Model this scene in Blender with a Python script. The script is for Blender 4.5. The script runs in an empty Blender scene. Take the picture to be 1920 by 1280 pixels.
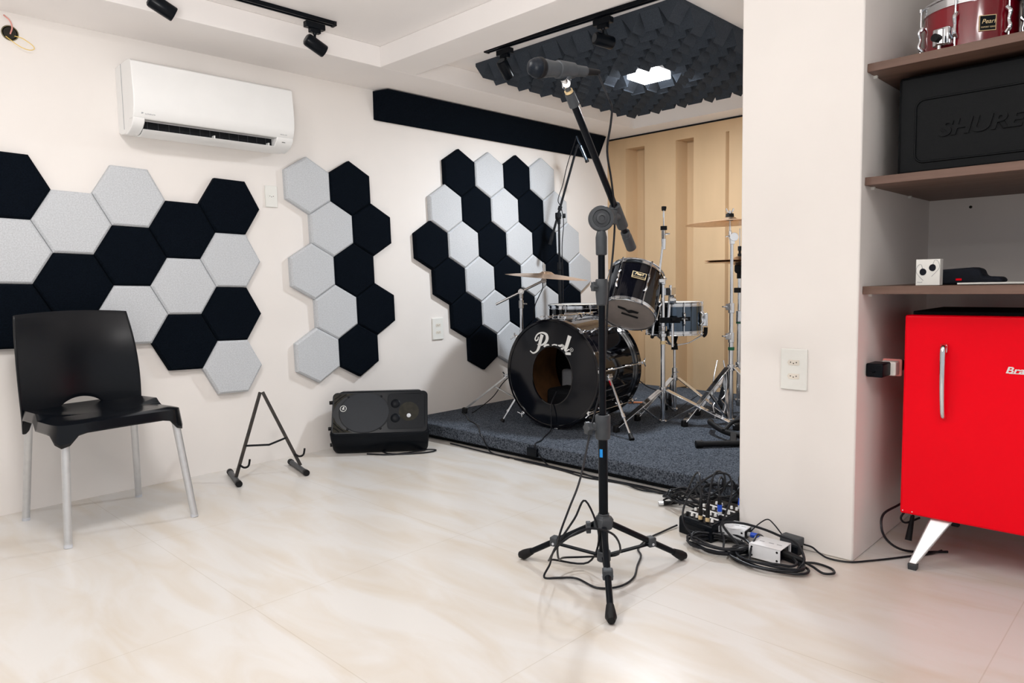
import bpy, bmesh, math, random
from mathutils import Vector, Matrix
random.seed(7)
R = math.radians; PI = math.pi
sc = bpy.context.scene; COL = sc.collection
V = Vector
# ------------------------------------------------------------------ camera
cam_d = bpy.data.cameras.new('camera'); cam = bpy.data.objects.new('camera', cam_d); COL.objects.link(cam)
_yaw, _pit, _rol = 0.79628503, -0.08353431, -0.01846071
_f = V((math.sin(_yaw)*math.cos(_pit), math.cos(_yaw)*math.cos(_pit), math.sin(_pit)))
_r = V((math.cos(_yaw), -math.sin(_yaw), 0)); _u = _r.cross(_f)
_r2 = _r*math.cos(_rol) + _u*math.sin(_rol); _u2 = _u*math.cos(_rol) - _r*math.sin(_rol)
_m = Matrix((_r2, _u2, -_f)).transposed().to_4x4(); _m.translation = V((0, -3.9746, 1.0411))
cam.matrix_world = _m
cam_d.sensor_width = 36; cam_d.lens = 1335.2/1920*36; cam_d.clip_start = .02
sc.camera = cam
# ------------------------------------------------------------------ world, exposure, big lights
w = bpy.data.worlds.new('world'); sc.world = w; w.use_nodes = True
w.node_tree.nodes['Background'].inputs[0].default_value = (.96, .97, 1, 1)
w.node_tree.nodes['Background'].inputs[1].default_value = .55
sc.view_settings.view_transform = 'Standard'; sc.view_settings.look = 'None'
sc.view_settings.gamma = 1; sc.view_settings.use_curve_mapping = False
sc.view_settings.exposure = 0.20
def area(name, loc, target, size, power, col=(1, 1, 1), sy=None):
    d = bpy.data.lights.new(name, 'AREA'); d.energy = power; d.color = col; d.size = size
    if sy: d.shape = 'RECTANGLE'; d.size_y = sy
    o = bpy.data.objects.new(name, d); COL.objects.link(o); o.location = loc
    o.rotation_euler = (V(target)-V(loc)).to_track_quat('-Z', 'Y').to_euler()
    return o
area('room_lamp_and_fill', (.62, -1.65, 2.395), (.62, -1.65, 0), .35, 23, (1, .98, .97))
area('room_lamp_and_fill', (1.3, -4.4, 2.395), (1.3, -4.4, 0), .45, 10, (1, .98, .97))  # unseen fill light added overhead, right of the camera
area('room_lamp_and_fill', (-1.6, -3.4, 2.395), (-1.6, -3.4, 0), .45, 18, (1, .98, .97))  # fill light added behind and left of the camera, no fixture seen
area('added_ceiling_fill', (-.5, -4.5, .95), (.05, -3.5, 2.42), .8, 56, (1, .98, .96)).data.spread = R(105)  # unseen uplight added behind the camera to brighten the ceiling
area('stage_panel_light', (4.018, -1.325, 2.3285), (4.018, -1.325, 0), .19, 41, (.88, .94, 1))
# ------------------------------------------------------------------ materials
def mat(name, col, rough=.5, metal=0, var=0, scale=40, bump=0, coat=0, emit=None, es=0, spec=.5, trans=0, col2=None, stretch=None):
    m = bpy.data.materials.new(name); m.use_nodes = True; nt = m.node_tree; b = nt.nodes['Principled BSDF']
    b.inputs['Base Color'].default_value = (*col, 1); b.inputs['Roughness'].default_value = rough
    b.inputs['Metallic'].default_value = metal; b.inputs['Specular IOR Level'].default_value = spec
    if coat: b.inputs['Coat Weight'].default_value = coat; b.inputs['Coat Roughness'].default_value = .04
    if trans: b.inputs['Transmission Weight'].default_value = trans
    if emit: b.inputs['Emission Color'].default_value = (*emit, 1); b.inputs['Emission Strength'].default_value = es
    tc = nt.nodes.new('ShaderNodeTexCoord'); mp = nt.nodes.new('ShaderNodeMapping'); nt.links.new(tc.outputs['Object'], mp.inputs[0])
    if stretch: mp.inputs['Scale'].default_value = stretch
    n = nt.nodes.new('ShaderNodeTexNoise'); n.inputs['Scale'].default_value = scale; n.inputs['Detail'].default_value = 4
    nt.links.new(mp.outputs[0], n.inputs[0])
    if var or col2:
        rp = nt.nodes.new('ShaderNodeValToRGB'); nt.links.new(n.outputs[0], rp.inputs[0])
        c2 = col2 or tuple(min(1, c*(1+var)) for c in col); c1 = col if col2 else tuple(c*(1-var) for c in col)
        rp.color_ramp.elements[0].position = .35; rp.color_ramp.elements[1].position = .65
        rp.color_ramp.elements[0].color = (*c1, 1); rp.color_ramp.elements[1].color = (*c2, 1)
        nt.links.new(rp.outputs[0], b.inputs['Base Color'])
    if bump:
        bp = nt.nodes.new('ShaderNodeBump'); bp.inputs['Strength'].default_value = bump; bp.inputs['Distance'].default_value = .004
        nt.links.new(n.outputs[0], bp.inputs['Height']); nt.links.new(bp.outputs[0], b.inputs['Normal'])
    return m
M = {}
M['wall'] = mat('painted_wall', (.83, .79, .755), .75, var=.015, scale=2.5, bump=.02)
M['ceil'] = mat('painted_ceiling', (.90, .865, .845), .85, var=.01, scale=3)
M['tan'] = mat('tan_painted_steel', (.62, .425, .245), .5, var=.035, scale=6, bump=.03, stretch=(1, 1, .25))
M['white'] = mat('white_plastic', (.86, .86, .85), .3, var=.01, scale=8)
M['plate'] = mat('outlet_white_plastic', (.80, .80, .76), .35, var=.01)
M['black'] = mat('black_plastic', (.002, .0035, .006), .40, var=.2, scale=60, spec=.14)
M['satin'] = mat('satin_black_plastic', (.002, .0035, .006), .30, var=.15, scale=200, bump=.01, spec=.14)
M['chairp'] = mat('black_polypropylene', (.001, .002, .004), .22, var=.1, scale=200, spec=.32)
M['case_w'] = mat('white_box_metal', (.74, .75, .77), .45, var=.02)
M['matte'] = mat('matte_black', (.006, .007, .009), .7, var=.2, scale=80, spec=.2)
M['foam'] = mat('charcoal_foam', (.045, .054, .068), .95, var=.25, scale=300, bump=.4, spec=.15)
M['felt_b'] = mat('black_fibre_panel', (.0025, .0045, .008), .95, var=.3, scale=160, bump=.2, spec=.06)
M['felt_w'] = mat('light_grey_fibre_panel', (.55, .57, .595), .95, var=.10, scale=170, bump=.2, spec=.2)
M['carpet'] = mat('grey_carpet', (.016, .020, .028), 1, scale=140, bump=1, spec=.05, col2=(.125, .142, .17))
M['chrome'] = mat('chrome', (.74, .76, .79), .13, 1, var=.04, scale=6)
M['steel'] = mat('dull_steel', (.50, .50, .50), .33, 1, var=.12, scale=25)
M['alu'] = mat('anodised_aluminium', (.66, .67, .68), .42, .85, var=.03, scale=40)
M['bronze'] = mat('cymbal_bronze', (.72, .50, .34), .3, 1, var=.12, scale=40)
M['gloss'] = mat('black_lacquer', (.003, .003, .005), .06, var=.1, scale=10, spec=.45)
M['head_b'] = mat('black_drum_skin', (.004, .005, .008), .10, var=.1, scale=30, spec=.35)
M['head_c'] = mat('drum_skin', (.40, .34, .30), .35, var=.06, scale=20)
M['head_w'] = mat('coated_drum_skin', (.75, .70, .62), .4, var=.06, scale=20)
M['bluesteel'] = mat('dark_chrome', (.10, .135, .18), .10, 1, var=.15, scale=5)
M['red'] = mat('red_enamel', (.88, .0, .010), .3, var=.02, scale=3, spec=.12)
M['wine'] = mat('wine_red_lacquer', (.20, .002, .010), .12, var=.3, scale=8, coat=.5, stretch=(1, 1, .1))
M['shelf'] = mat('brown_wood_laminate', (.12, .066, .047), .5, scale=30, stretch=(1, .06, 1), col2=(.175, .10, .073), bump=.05)
M['case'] = mat('black_moulded_case', (.003, .004, .005), .5, var=.2, scale=300, bump=.1, spec=.15)
M['wood_in'] = mat('maple_shell_inside', (.20, .09, .03), .6, var=.2, scale=10)
M['rubber'] = mat('black_rubber', (.005, .005, .006), .55, var=.2, scale=80, spec=.25)
M['cable'] = mat('black_cable', (.005, .006, .009), .4, var=.2, scale=50, spec=.3)
M['ink_w'] = mat('white_print', (.80, .80, .78), .5, var=.01)
M['ink_g'] = mat('grey_print', (.35, .36, .38), .5, var=.01)
M['gold'] = mat('gold_print', (.80, .62, .35), .35, .6, var=.05)
M['blue'] = mat('blue_plastic', (.01, .08, .60), .4, var=.05)
M['bluetape'] = mat('blue_sticker', (.0, .25, .70), .5, var=.05)
M['green'] = mat('green_tape', (.005, .11, .05), .7, var=.2)
M['grey'] = mat('grey_plastic', (.045, .050, .056), .45, var=.1, spec=.3)
M['lgrey'] = mat('light_grey_metal', (.58, .60, .64), .4, var=.02)
M['pinkwire'] = mat('pink_wire', (.70, .30, .26), .5, var=.05)
M['yelwire'] = mat('yellow_wire', (.85, .60, .15), .5, var=.05)
M['hole'] = mat('dark_hole', (.02, .018, .012), .9, var=.3)
M['olive'] = mat('olive_plastic_box', (.16, .14, .08), .7, var=.3, scale=30)
M['navy'] = mat('navy_fabric', (.008, .010, .016), .8, var=.2, spec=.2)
M['rust'] = mat('scuffed_black_steel', (.016, .014, .013), .5, scale=30, col2=(.035, .026, .020))
M['lamp'] = mat('lit_led_panel', (1, 1, 1), .5, emit=(.92, .96, 1), es=14)
M['tape'] = mat('black_tape', (.01, .01, .01), .8, var=.2)
M['glass'] = mat('grey_mesh_steel', (.004, .007, .012), .40, 0, var=.3, scale=300, spec=.2)
# corner floor: large beige tiles with soft drifting veins
def floor_mat():
    m = bpy.data.materials.new('beige_marble_tile'); m.use_nodes = True; nt = m.node_tree; b = nt.nodes['Principled BSDF']
    tc = nt.nodes.new('ShaderNodeTexCoord'); mp = nt.nodes.new('ShaderNodeMapping'); nt.links.new(tc.outputs['Object'], mp.inputs[0])
    mp.inputs['Rotation'].default_value = (0, 0, R(8)); mp.inputs['Scale'].default_value = (3.4, .9, 1)
    n = nt.nodes.new('ShaderNodeTexNoise'); n.inputs['Scale'].default_value = 2.2; n.inputs['Detail'].default_value = 7; n.inputs['Distortion'].default_value = .8
    nt.links.new(mp.outputs[0], n.inputs[0])
    rp = nt.nodes.new('ShaderNodeValToRGB'); nt.links.new(n.outputs[0], rp.inputs[0])
    e = rp.color_ramp.elements; e[0].position = .30; e[0].color = (.57, .515, .445, 1); e[1].position = .60; e[1].color = (.625, .605, .58, 1)
    br = nt.nodes.new('ShaderNodeTexBrick'); br.offset = 0; nt.links.new(tc.outputs['Object'], br.inputs[0])
    br.inputs['Scale'].default_value = 1; br.inputs['Brick Width'].default_value = .9; br.inputs['Row Height'].default_value = .9
    br.inputs['Mortar Size'].default_value = .0018; br.inputs['Mortar Smooth'].default_value = .3
    br.inputs['Color1'].default_value = (1, 1, 1, 1); br.inputs['Color2'].default_value = (1, 1, 1, 1); br.inputs['Mortar'].default_value = (.86, .84, .80, 1)
    mx = nt.nodes.new('ShaderNodeMixRGB'); mx.blend_type = 'MULTIPLY'; mx.inputs[0].default_value = 1
    nt.links.new(rp.outputs[0], mx.inputs[1]); nt.links.new(br.outputs[0], mx.inputs[2]); nt.links.new(mx.outputs[0], b.inputs['Base Color'])
    b.inputs['Roughness'].default_value = .28; b.inputs['Specular IOR Level'].default_value = .35
    return m
M['floor'] = floor_mat()

# ------------------------------------------------------------------ mesh helpers
def frame(ax):
    a = V(ax).normalized(); t = V((0, 0, 1)) if abs(a.z) < .95 else V((1, 0, 0))
    x = t.cross(a).normalized(); y = a.cross(x); return x, y, a
def catmull(P, n=6, closed=False):
    P = [V(p) for p in P]
    if len(P) < 3: return P
    out = []; N = len(P)
    for i in range(N if closed else N-1):
        p0 = P[(i-1) % N] if (closed or i) else P[0]*2-P[1]
        p1 = P[i]; p2 = P[(i+1) % N]; p3 = P[(i+2) % N] if (closed or i < N-2) else P[-1]*2-P[-2]
        for k in range(n):
            t = k/n
            out.append(.5*((2*p1)+(p2-p0)*t+(2*p0-5*p1+4*p2-p3)*t*t+(3*p1-p0-3*p2+p3)*t**3))
    if not closed: out.append(P[-1])
    return out
class G:
    def __init__(s): s.v = []; s.f = []
    def add(s, vs, fs):
        o = len(s.v); s.v += [V(p) for p in vs]; s.f += [[i+o for i in f] for f in fs]; return s
    def box(s, c, d, rot=None):
        c = V(c); h = V(d)/2; vs = []
        for z in (-1, 1):
            for x, y in ((-1, -1), (1, -1), (1, 1), (-1, 1)):
                p = V((x*h.x, y*h.y, z*h.z)); vs.append(c+(rot @ p if rot else p))
        return s.add(vs, [(3, 2, 1, 0), (4, 5, 6, 7), (0, 1, 5, 4), (1, 2, 6, 5), (2, 3, 7, 6), (3, 0, 4, 7)])
    def bx(s, a, b):
        a = V(a); b = V(b); return s.box((a+b)/2, [abs(b[i]-a[i]) for i in range(3)])
    def bar(s, p0, p1, w, h, up=(0, 0, 1)):
        p0 = V(p0); p1 = V(p1); a = (p1-p0); L = a.length; a.normalize(); x = V(up).cross(a)
        if x.length < 1e-4: x = V((1, 0, 0)).cross(a)
        x.normalize(); y = a.cross(x); m = Matrix((x, y, a)).transposed()
        return s.box((p0+p1)/2, (w, h, L), m)
    def ring(s, pts_list, closed=False, cap=True):
        n = len(pts_list[0]); vs = [p for r in pts_list for p in r]; K = len(pts_list); fs = []
        for i in range(K if closed else K-1):
            a = i*n; b = ((i+1) % K)*n
            for j in range(n): fs.append((a+j, a+(j+1) % n, b+(j+1) % n, b+j))
        if cap and not closed: fs.append(tuple(range(n))[::-1]); fs.append(tuple((K-1)*n+j for j in range(n)))
        return s.add(vs, fs)
    def cyl(s, p0, p1, r, r1=None, n=16):
        p0 = V(p0); p1 = V(p1); r1 = r if r1 is None else r1; x, y, a = frame(p1-p0)
        return s.ring([[p+(x*math.cos(2*PI*i/n)+y*math.sin(2*PI*i/n))*q for i in range(n)] for p, q in ((p0, r), (p1, r1))])
    def lathe(s, o, ax, prof, n=32, cap=True, closed=False):
        o = V(o); x, y, a = frame(ax)
        return s.ring([[o+a*h+(x*math.cos(2*PI*i/n)+y*math.sin(2*PI*i/n))*max(r, 1e-5) for i in range(n)] for r, h in prof], cap=cap, closed=closed)
    def path(s, P, r, n=8, sm=6, closed=False):
        P = catmull(P, sm, closed) if sm > 1 else [V(p) for p in P]
        K = len(P); x = None; rings = []
        for i, p in enumerate(P):
            if closed: t = P[(i+1) % K]-P[i-1]
            else: t = P[min(i+1, K-1)]-P[max(i-1, 0)]
            t.normalize()
            if x is None: x = frame(t)[0]
            x = x-t*x.dot(t); x.normalize(); y = t.cross(x)
            rr = r(i/(K-1)) if callable(r) else r
            rings.append([p+(x*math.cos(2*PI*j/n)+y*math.sin(2*PI*j/n))*rr for j in range(n)])
        return s.ring(rings, closed=closed)
    def prism(s, pts, vec):
        n = len(pts); vec = V(vec); pts = [V(p) for p in pts]
        return s.add(pts+[p+vec for p in pts], [tuple(range(n))[::-1], tuple(range(n, 2*n))]+[(i, (i+1) % n, n+(i+1) % n, n+i) for i in range(n)])
    def ball(s, c, r, ax=(0, 0, 1), st=1, n=20, m=12):
        return s.lathe(c, ax, [(r*math.sin(PI*k/m), -r*st*math.cos(PI*k/m)) for k in range(m+1)], n)
    def grid(s, fn, nu, nv, closed_u=False):
        vs = [fn(i/nu, j/nv) for j in range(nv+1) for i in range(nu+1)]
        return s.add(vs, [(j*(nu+1)+i, j*(nu+1)+i+1, (j+1)*(nu+1)+i+1, (j+1)*(nu+1)+i) for j in range(nv) for i in range(nu)])
WL = {}
def thing(name, label, cat, loc, group=None):
    o = bpy.data.objects.new(name, None); COL.objects.link(o); o.location = loc; o.empty_display_size = .05
    WL[o.name] = V(loc); tag(o, label, cat, group); return o
def tag(o, label, cat, group=None):
    o['label'] = label; o['category'] = cat
    if group: o['group'] = group
    return o
def obj(name, g, m, parent=None, bev=0, seg=2, ang=35, label=None, solid=0, sub=0, loc=None):
    me = bpy.data.meshes.new(name)
    if parent: o0 = WL[parent.name]
    elif loc is not None: o0 = V(loc)
    else:
        lo = V([min(p[i] for p in g.v) for i in range(3)]); hi = V([max(p[i] for p in g.v) for i in range(3)])
        o0 = V(((lo.x+hi.x)/2, (lo.y+hi.y)/2, lo.z))
    me.from_pydata([p-o0 for p in g.v], [], g.f); me.update()
    b = bmesh.new(); b.from_mesh(me); bmesh.ops.recalc_face_normals(b, faces=b.faces); b.to_mesh(me); b.free()
    me.materials.append(M[m] if isinstance(m, str) else m)
    for p in me.polygons: p.use_smooth = True
    me.set_sharp_from_angle(angle=R(ang))
    o = bpy.data.objects.new(name, me); COL.objects.link(o)
    if parent: o.parent = parent; WL[o.name] = o0
    else: o.location = o0; WL[o.name] = o0
    if solid:
        md = o.modifiers.new('s', 'SOLIDIFY'); md.thickness = solid; md.offset = 0
    if sub:
        md = o.modifiers.new('d', 'SUBSURF'); md.levels = sub; md.render_levels = sub
    if bev:
        md = o.modifiers.new('b', 'BEVEL'); md.width = bev; md.segments = seg; md.limit_method = 'ANGLE'; md.angle_limit = R(40)
        md.harden_normals = False
    if label: o['label'] = label
    return o
def struct(name, g, m, bev=0, parent=None):
    o = obj(name, g, m, parent, bev=bev)
    if not parent: o['kind'] = 'structure'
    return o
def text(name, s, size, m, parent, o, x, y, ext=.0006, shear=0, bold=0, align='LEFT', sx=1):
    """lettering standing at o, reading along x with up y"""
    c = bpy.data.curves.new(name, 'FONT'); c.body = s; c.size = size; c.extrude = ext; c.shear = shear; c.offset = bold; c.align_x = align
    t = bpy.data.objects.new(name+'_tmp', c); COL.objects.link(t)
    dg = bpy.context.evaluated_depsgraph_get(); me0 = t.evaluated_get(dg).to_mesh()
    x = V(x).normalized(); y = V(y).normalized(); z = x.cross(y)
    g = G(); g.add([V(o)+x*v.co.x*sx+y*v.co.y+z*v.co.z for v in me0.vertices], [list(p.vertices) for p in me0.polygons])
    t.evaluated_get(dg).to_mesh_clear(); bpy.data.objects.remove(t); bpy.data.curves.remove(c)
    return obj(name, g, m, parent)
ZC = 2.307; ZT = 2.425; XC = 5.348; ZS = .104

# ------------------------------------------------------------------ room shell
struct('floor', G().bx((-3.5, -7.2, -.05), (3.9, 0, 0)).bx((3.9, -2.7, -.05), (5.5, 0, 0)), 'floor')
struct('wall_left', G().bx((-3.5, 0, 0), (5.5, .15, 2.6)), 'wall')
# corrugated rear wall: vertical folds, header rail, seam
s_edges = [(0, 0), (.20, 0), (.235, .13), (.36, .13), (.40, 0), (.71, 0), (.745, .13), (.84, .13), (.88, 0), (1.165, 0), (1.18, .03), (1.195, .03), (1.196, 0),
           (1.46, 0), (1.50, .10), (1.62, .10), (1.66, 0), (1.96, 0), (2.0, .10), (2.13, .10), (2.17, 0), (2.7, 0)]
g = G()
prof = [(XC+d, -s_) for s_, d in s_edges]
for (x0, y0), (x1, y1) in zip(prof[:-1], prof[1:]):
    g.add([(x0, y0, ZS), (x1, y1, ZS), (x1, y1, 2.2), (x0, y0, 2.2)], [(0, 1, 2, 3)])
g.bx((XC, -2.7, 2.2), (XC+.12, 0, ZC-.012)).bx((XC+.132, -2.7, 0), (XC+.15, 0, 2.3))
struct('wall_back', g, 'tan')
struct('trim_1', G().bx((XC-.004, -2.7, ZC-.014), (XC+.004, 0, ZC-.002)), 'matte')
struct('trim_2', G().bx((XC+.028, -1.199, ZS), (XC+.04, -1.193, 2.2)), 'matte')
# pillar, niche
PX, PY0, PY1 = 2.66, -2.645, -3.09
struct('wall_pillar', G().bx((PX, PY1, 0), (3.9, PY0, 2.6)), 'wall', bev=.006)
struct('wall_niche', G().bx((3.51, -5.2, 0), (3.9, PY1, 2.6)), 'wall')
struct('wall_right', G().bx((PX, -5.2, 0), (3.51, -4.9, 2.6)).bx((3.9, -2.9, 0), (5.5, -2.7, 2.6)), 'wall')
# ceiling: upper slab, soffit along the long wall, cross beam, soffit over the rear wall
g = G().bx((-3.5, -7.2, ZT), (5.5, 0, ZT+.1))
struct('ceiling', g, 'ceil')
struct('trim_3', G().bx((-3.5, -.445, ZC), (5.5, 0, ZT)), 'ceil', bev=.003)
struct('trim_4', G().bx((2.55, -2.9, ZC), (2.80, -.445, ZT)), 'ceil', bev=.003)
struct('trim_5', G().bx((5.12, -2.7, ZC), (5.5, -.445, ZT)), 'ceil')
struct('trim_6', G().bx((PX, -5.2, 2.3), (3.9, PY1, ZT)), 'ceil')

# ------------------------------------------------------------------ stage platform
t = thing('stage_platform', 'low stage platform covered in dark grey carpet under the drum kit', 'stage', (4.2, -1.3, 0))
SX = 2.975
g = G().bx((SX, -2.69, .028), (XC+.05, -.002, ZS))
obj('carpet_top', g, 'carpet', t, bev=.008, seg=3)
obj('base_frame', G().bx((SX+.04, -2.67, 0), (XC+.05, -.01, .03)), 'matte', t)

# ------------------------------------------------------------------ hexagonal wall panels
ORD = ['topmost', 'second', 'third', 'fourth', 'fifth', 'sixth', 'seventh']
hex_mesh = {}
def hex_panel(x, z, rot, flat, colr, label, group, y=-.001):
    g = G(); Rr = .298/math.sqrt(3); base = rot+(0 if flat else R(30))
    rings = []
    for rr, dy in ((Rr, 0), (Rr, -.026), (Rr-.003, -.030), (Rr-.013, -.036)):
        rings.append([(x+rr*math.cos(base+i*PI/3), y+dy, z+rr*math.sin(base+i*PI/3)) for i in range(6)])
    g.ring(rings)
    o = obj('acoustic_panel', g, 'felt_b' if colr == 'black' else 'felt_w', ang=25)
    tag(o, label, 'acoustic panel', group); return o
def cluster(off, rot, flat, items, group, lab):
    for c, r_, colr, l in items:
        if flat: u = 1.5*c/3**.5; v = -r_
        else: u = c; v = -r_*1.5/3**.5
        X = off[0]+math.cos(rot)*u-math.sin(rot)*v; Z = off[1]+math.sin(rot)*u+math.cos(rot)*v+3.47045
        hex_panel(X*.3, Z*.3, rot, flat, colr, lab(colr, l), group)
cluster((2.5222, 1.6080), -.0325, True, [
    (0, 0, 'black', 'topmost at the left picture edge'), (0, 1, 'white', 'middle one at the left picture edge'), (0, 2, 'black', 'lowest one at the left picture edge'),
    (1, .5, 'white', 'upper one of the second column from the left'), (1, 1.5, 'black', 'lower one above the chair back'),
    (2, 0, 'white', 'topmost of the third column'), (2, 1, 'black', 'middle of the third column'), (2, 2, 'white', 'lowest of the third column'),
    (3, .5, 'black', 'topmost of the fourth column'), (3, 1.5, 'white', 'middle of the fourth column'), (3, 2.5, 'black', 'lowest of the fourth column'),
    (4, 0, 'black', 'topmost of the rightmost column'), (4, 1, 'white', 'second from the top of the rightmost column'), (4, 2, 'black', 'third from the top of the rightmost column'), (4, 3, 'white', 'lowest one above the guitar stand')],
    'hexagonal panels of the flat-topped left cluster', lambda c, l: f'{c} hexagonal panel of left cluster, {l}')
itB = []
for r_ in range(5):
    for k in (0, 1): itB.append((k+(.5 if r_ % 2 else 0), r_, 'black' if k else 'white', f'{["top", "second", "middle", "fourth", "bottom"][r_]} row'))
cluster((7.6177, 2.0186), .0219, False, itB, 'hexagonal panels of the narrow middle cluster', lambda c, l: f'{c} hexagonal panel of the narrow middle cluster, {l}')
rowsC = {0: (0, 'bwbw'), 1: (-.5, 'wbwbw'), 2: (-1, 'bwbwbw'), 3: (-.5, 'bwbwbw'), 4: (0, 'bwbwb'), 5: (.5, 'bwb')}
itC = []
for r_, (c0, s) in rowsC.items():
    for k, ch in enumerate(s):
        itC.append((c0+k, r_, 'black' if ch == 'b' else 'white', f'{["top", "second", "third", "fourth", "fifth", "lowest"][r_]} row, {["leftmost", "second from the left", "third from the left", "fourth from the left", "fifth from the left", "sixth from the left"][k]}'))
cluster((11.7398, 2.6578), .0381, False, itC, 'hexagonal panels of the right cluster by the drums', lambda c, l: f'{c} hexagonal panel of right cluster, {l}')

# ------------------------------------------------------------------ black wedge bass trap under the soffit
g = G()
x0, x1, zt, zb = 2.80, 5.20, 2.300, 2.118
g.add([(x0, 0, zb), (x0, 0, zt), (x0+.04, -.115, zt), (x1, 0, zb), (x1, 0, zt), (x1-.02, -.115, zt), (x0+.012, -.012, zb-.006), (x1-.01, -.012, zb-.006)],
      [(0, 1, 2, 6), (3, 7, 5, 4), (1, 4, 5, 2), (2, 5, 7, 6), (6, 7, 3, 0), (0, 3, 4, 1)])
o = obj('bass_trap', g, 'felt_b', bev=.002); tag(o, 'long black wedge-shaped foam bass trap along the top of the wall', 'bass trap')

# ------------------------------------------------------------------ ceiling foam with cut-out for the lamp
g = G(); C0 = .1125; fx, fy = 3.185, -2.0425; nx, ny = 15, 13; zb = 2.405
lamp_cells = {(i, j) for i in (6, 7, 8) for j in (5, 6, 7)}
lx0 = fx+6*C0; lx1 = fx+9*C0; ly0 = fy+5*C0; ly1 = fy+8*C0
for a, b in (((fx, fy), (lx0, fy+ny*C0)), ((lx1, fy), (fx+nx*C0, fy+ny*C0)), ((lx0, fy), (lx1, ly0)), ((lx0, ly1), (lx1, fy+ny*C0))):
    g.bx((a[0], a[1], zb), (b[0], b[1], ZT))
rnd = random.Random(3)
for i in range(nx):
    for j in range(ny):
        if (i, j) in lamp_cells: continue
        x = fx+i*C0; y = fy+j*C0; h = .084+rnd.uniform(-.004, .004); e = .0005; k = rnd.uniform(.42, .58)
        if (i+j) % 2:   # ridge along y
            P = [(x+e, y+e, zb), (x+C0-e, y+e, zb), (x+C0*k, y+e, zb-h)]; g.prism(P, (0, C0-2*e, 0))
        else:
            P = [(x+e, y+e, zb), (x+e, y+C0-e, zb), (x+e, y+C0*k, zb-h)]; g.prism(P, (C0-2*e, 0, 0))
o = obj('ceiling_foam', g, 'foam', ang=20); tag(o, 'charcoal acoustic foam with wedge pattern on the ceiling over the drums', 'acoustic foam')
t = thing('ceiling_panel_light', 'lit square white ceiling lamp set into the charcoal foam', 'ceiling light', ((lx0+lx1)/2, (ly0+ly1)/2, 2.34))
g = G(); hx = .112; cx, cy = 4.018, -1.325
g.bx((cx-hx, cy-hx, 2.372), (cx+hx, cy+hx, ZT))
obj('housing', g, 'white', t, bev=.004)
obj('diffuser', G().bx((cx-.1, cy-.1, 2.330), (cx+.1, cy+.1, 2.374)), 'lamp', t, bev=.003)

# ------------------------------------------------------------------ track lights
def spot(px, py, pz, d, label, along, group=None, near=True):
    """px,py = adapter centre; head axis d (unit-ish), head centre pz"""
    t = thing('track_spotlight', label, 'spotlight', (px, py, 2.392), 'black track spotlights')
    a = V(along); s = V((-a.y, a.x, 0))
    g = G(); g.bar(V((px, py, 2.378))-a*.055, V((px, py, 2.378))+a*.055, .034, .030)
    g.bar(V((px, py, 2.353))-a*.03, V((px, py, 2.353))+a*.03, .028, .022)
    obj('adapter', g, 'satin', t, bev=.003)
    c = V((px, py, pz)); d = V(d).normalized()
    obj('arm', G().cyl((px, py, 2.350), (px, py, 2.335), .014, .009).cyl((px, py, 2.34), (px, py, pz+.025), .0065), 'satin', t)
    g = G().lathe(c-d*.055, d, [(0, 0), (.024, 0), (.030, .004), (.033, .012), (.033, .108), (.031, .112), (.028, .112), (.026, .095), (0, .095)], 28)
    obj('lamp_head', g, 'satin', t)
    obj('back_cap', G().lathe(c-d*.0555, d, [(0, -.0015), (.022, -.001), (.022, .001), (0, .001)], 24), 'grey', t)
    return t
def track(p0, p1, label):
    t = thing('lighting_track', label, 'lighting track', ((p0[0]+p1[0])/2, (p0[1]+p1[1])/2, ZT-.02))
    p0 = V(p0); p1 = V(p1); a = (p1-p0).normalized(); s = V((-a.y, a.x, 0)); z = ZT
    P = [(-.018, 0), (.018, 0), (.018, -.021), (.008, -.021), (.008, -.010), (-.008, -.010), (-.008, -.021), (-.018, -.021)]
    obj('rail', G().prism([p0+s*x+V((0, 0, z+zz)) for x, zz in P], p1-p0), 'satin', t, bev=.0015)
    for p in (p0, p1):
        obj('end_cap', G().bar(p-a*.006, p+a*.006, .038, .022).v and G().box(p+V((0, 0, z-.011)), (.038 if abs(a.y) > .5 else .014, .014 if abs(a.y) > .5 else .038, .023)), 'matte', t)
    return t
track((.35, -.60, 0), (2.145, -.60, 0), 'black lighting track on the ceiling above the air conditioner')
spot(2.03, -.60, 2.283, (.86, -.10, -.42), 'black cylindrical track spotlight at the end of the track right of the air conditioner', (1, 0, 0))
spot(1.27, -.60, 2.283, (.86, -.10, -.42), 'black cylindrical track spotlight cut by the top edge above the air conditioner', (1, 0, 0))
track((3.045, -.83, 0), (3.10, -2.02, 0), 'black lighting track on the ceiling in front of the charcoal foam')
spot(3.055, -.97, 2.283, (.60, .12, -.55), 'black track spotlight at the far end of the track in front of the foam', (.04, -1, 0))
spot(3.085, -1.66, 2.283, (.93, -.30, -.10), 'black track spotlight at the near end of the track in front of the foam', (.04, -1, 0))

# ------------------------------------------------------------------ air conditioner
t = thing('air_conditioner', 'white split air conditioner mounted high on the left wall', 'air conditioner', (1.67, -.1, 1.8))
ax0, ax1 = 1.252, 2.098
sec = [(0, 1.825), (0, 2.145), (-.16, 2.150), (-.205, 2.146), (-.222, 2.135), (-.226, 2.10), (-.236, 1.98), (-.233, 1.92), (-.218, 1.878), (-.205, 1.868), (-.150, 1.872), (-.108, 1.818), (-.09, 1.808), (-.03, 1.812)]
g = G().prism([(ax0, y, z) for y, z in sec], (ax1-ax0, 0, 0))
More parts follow.
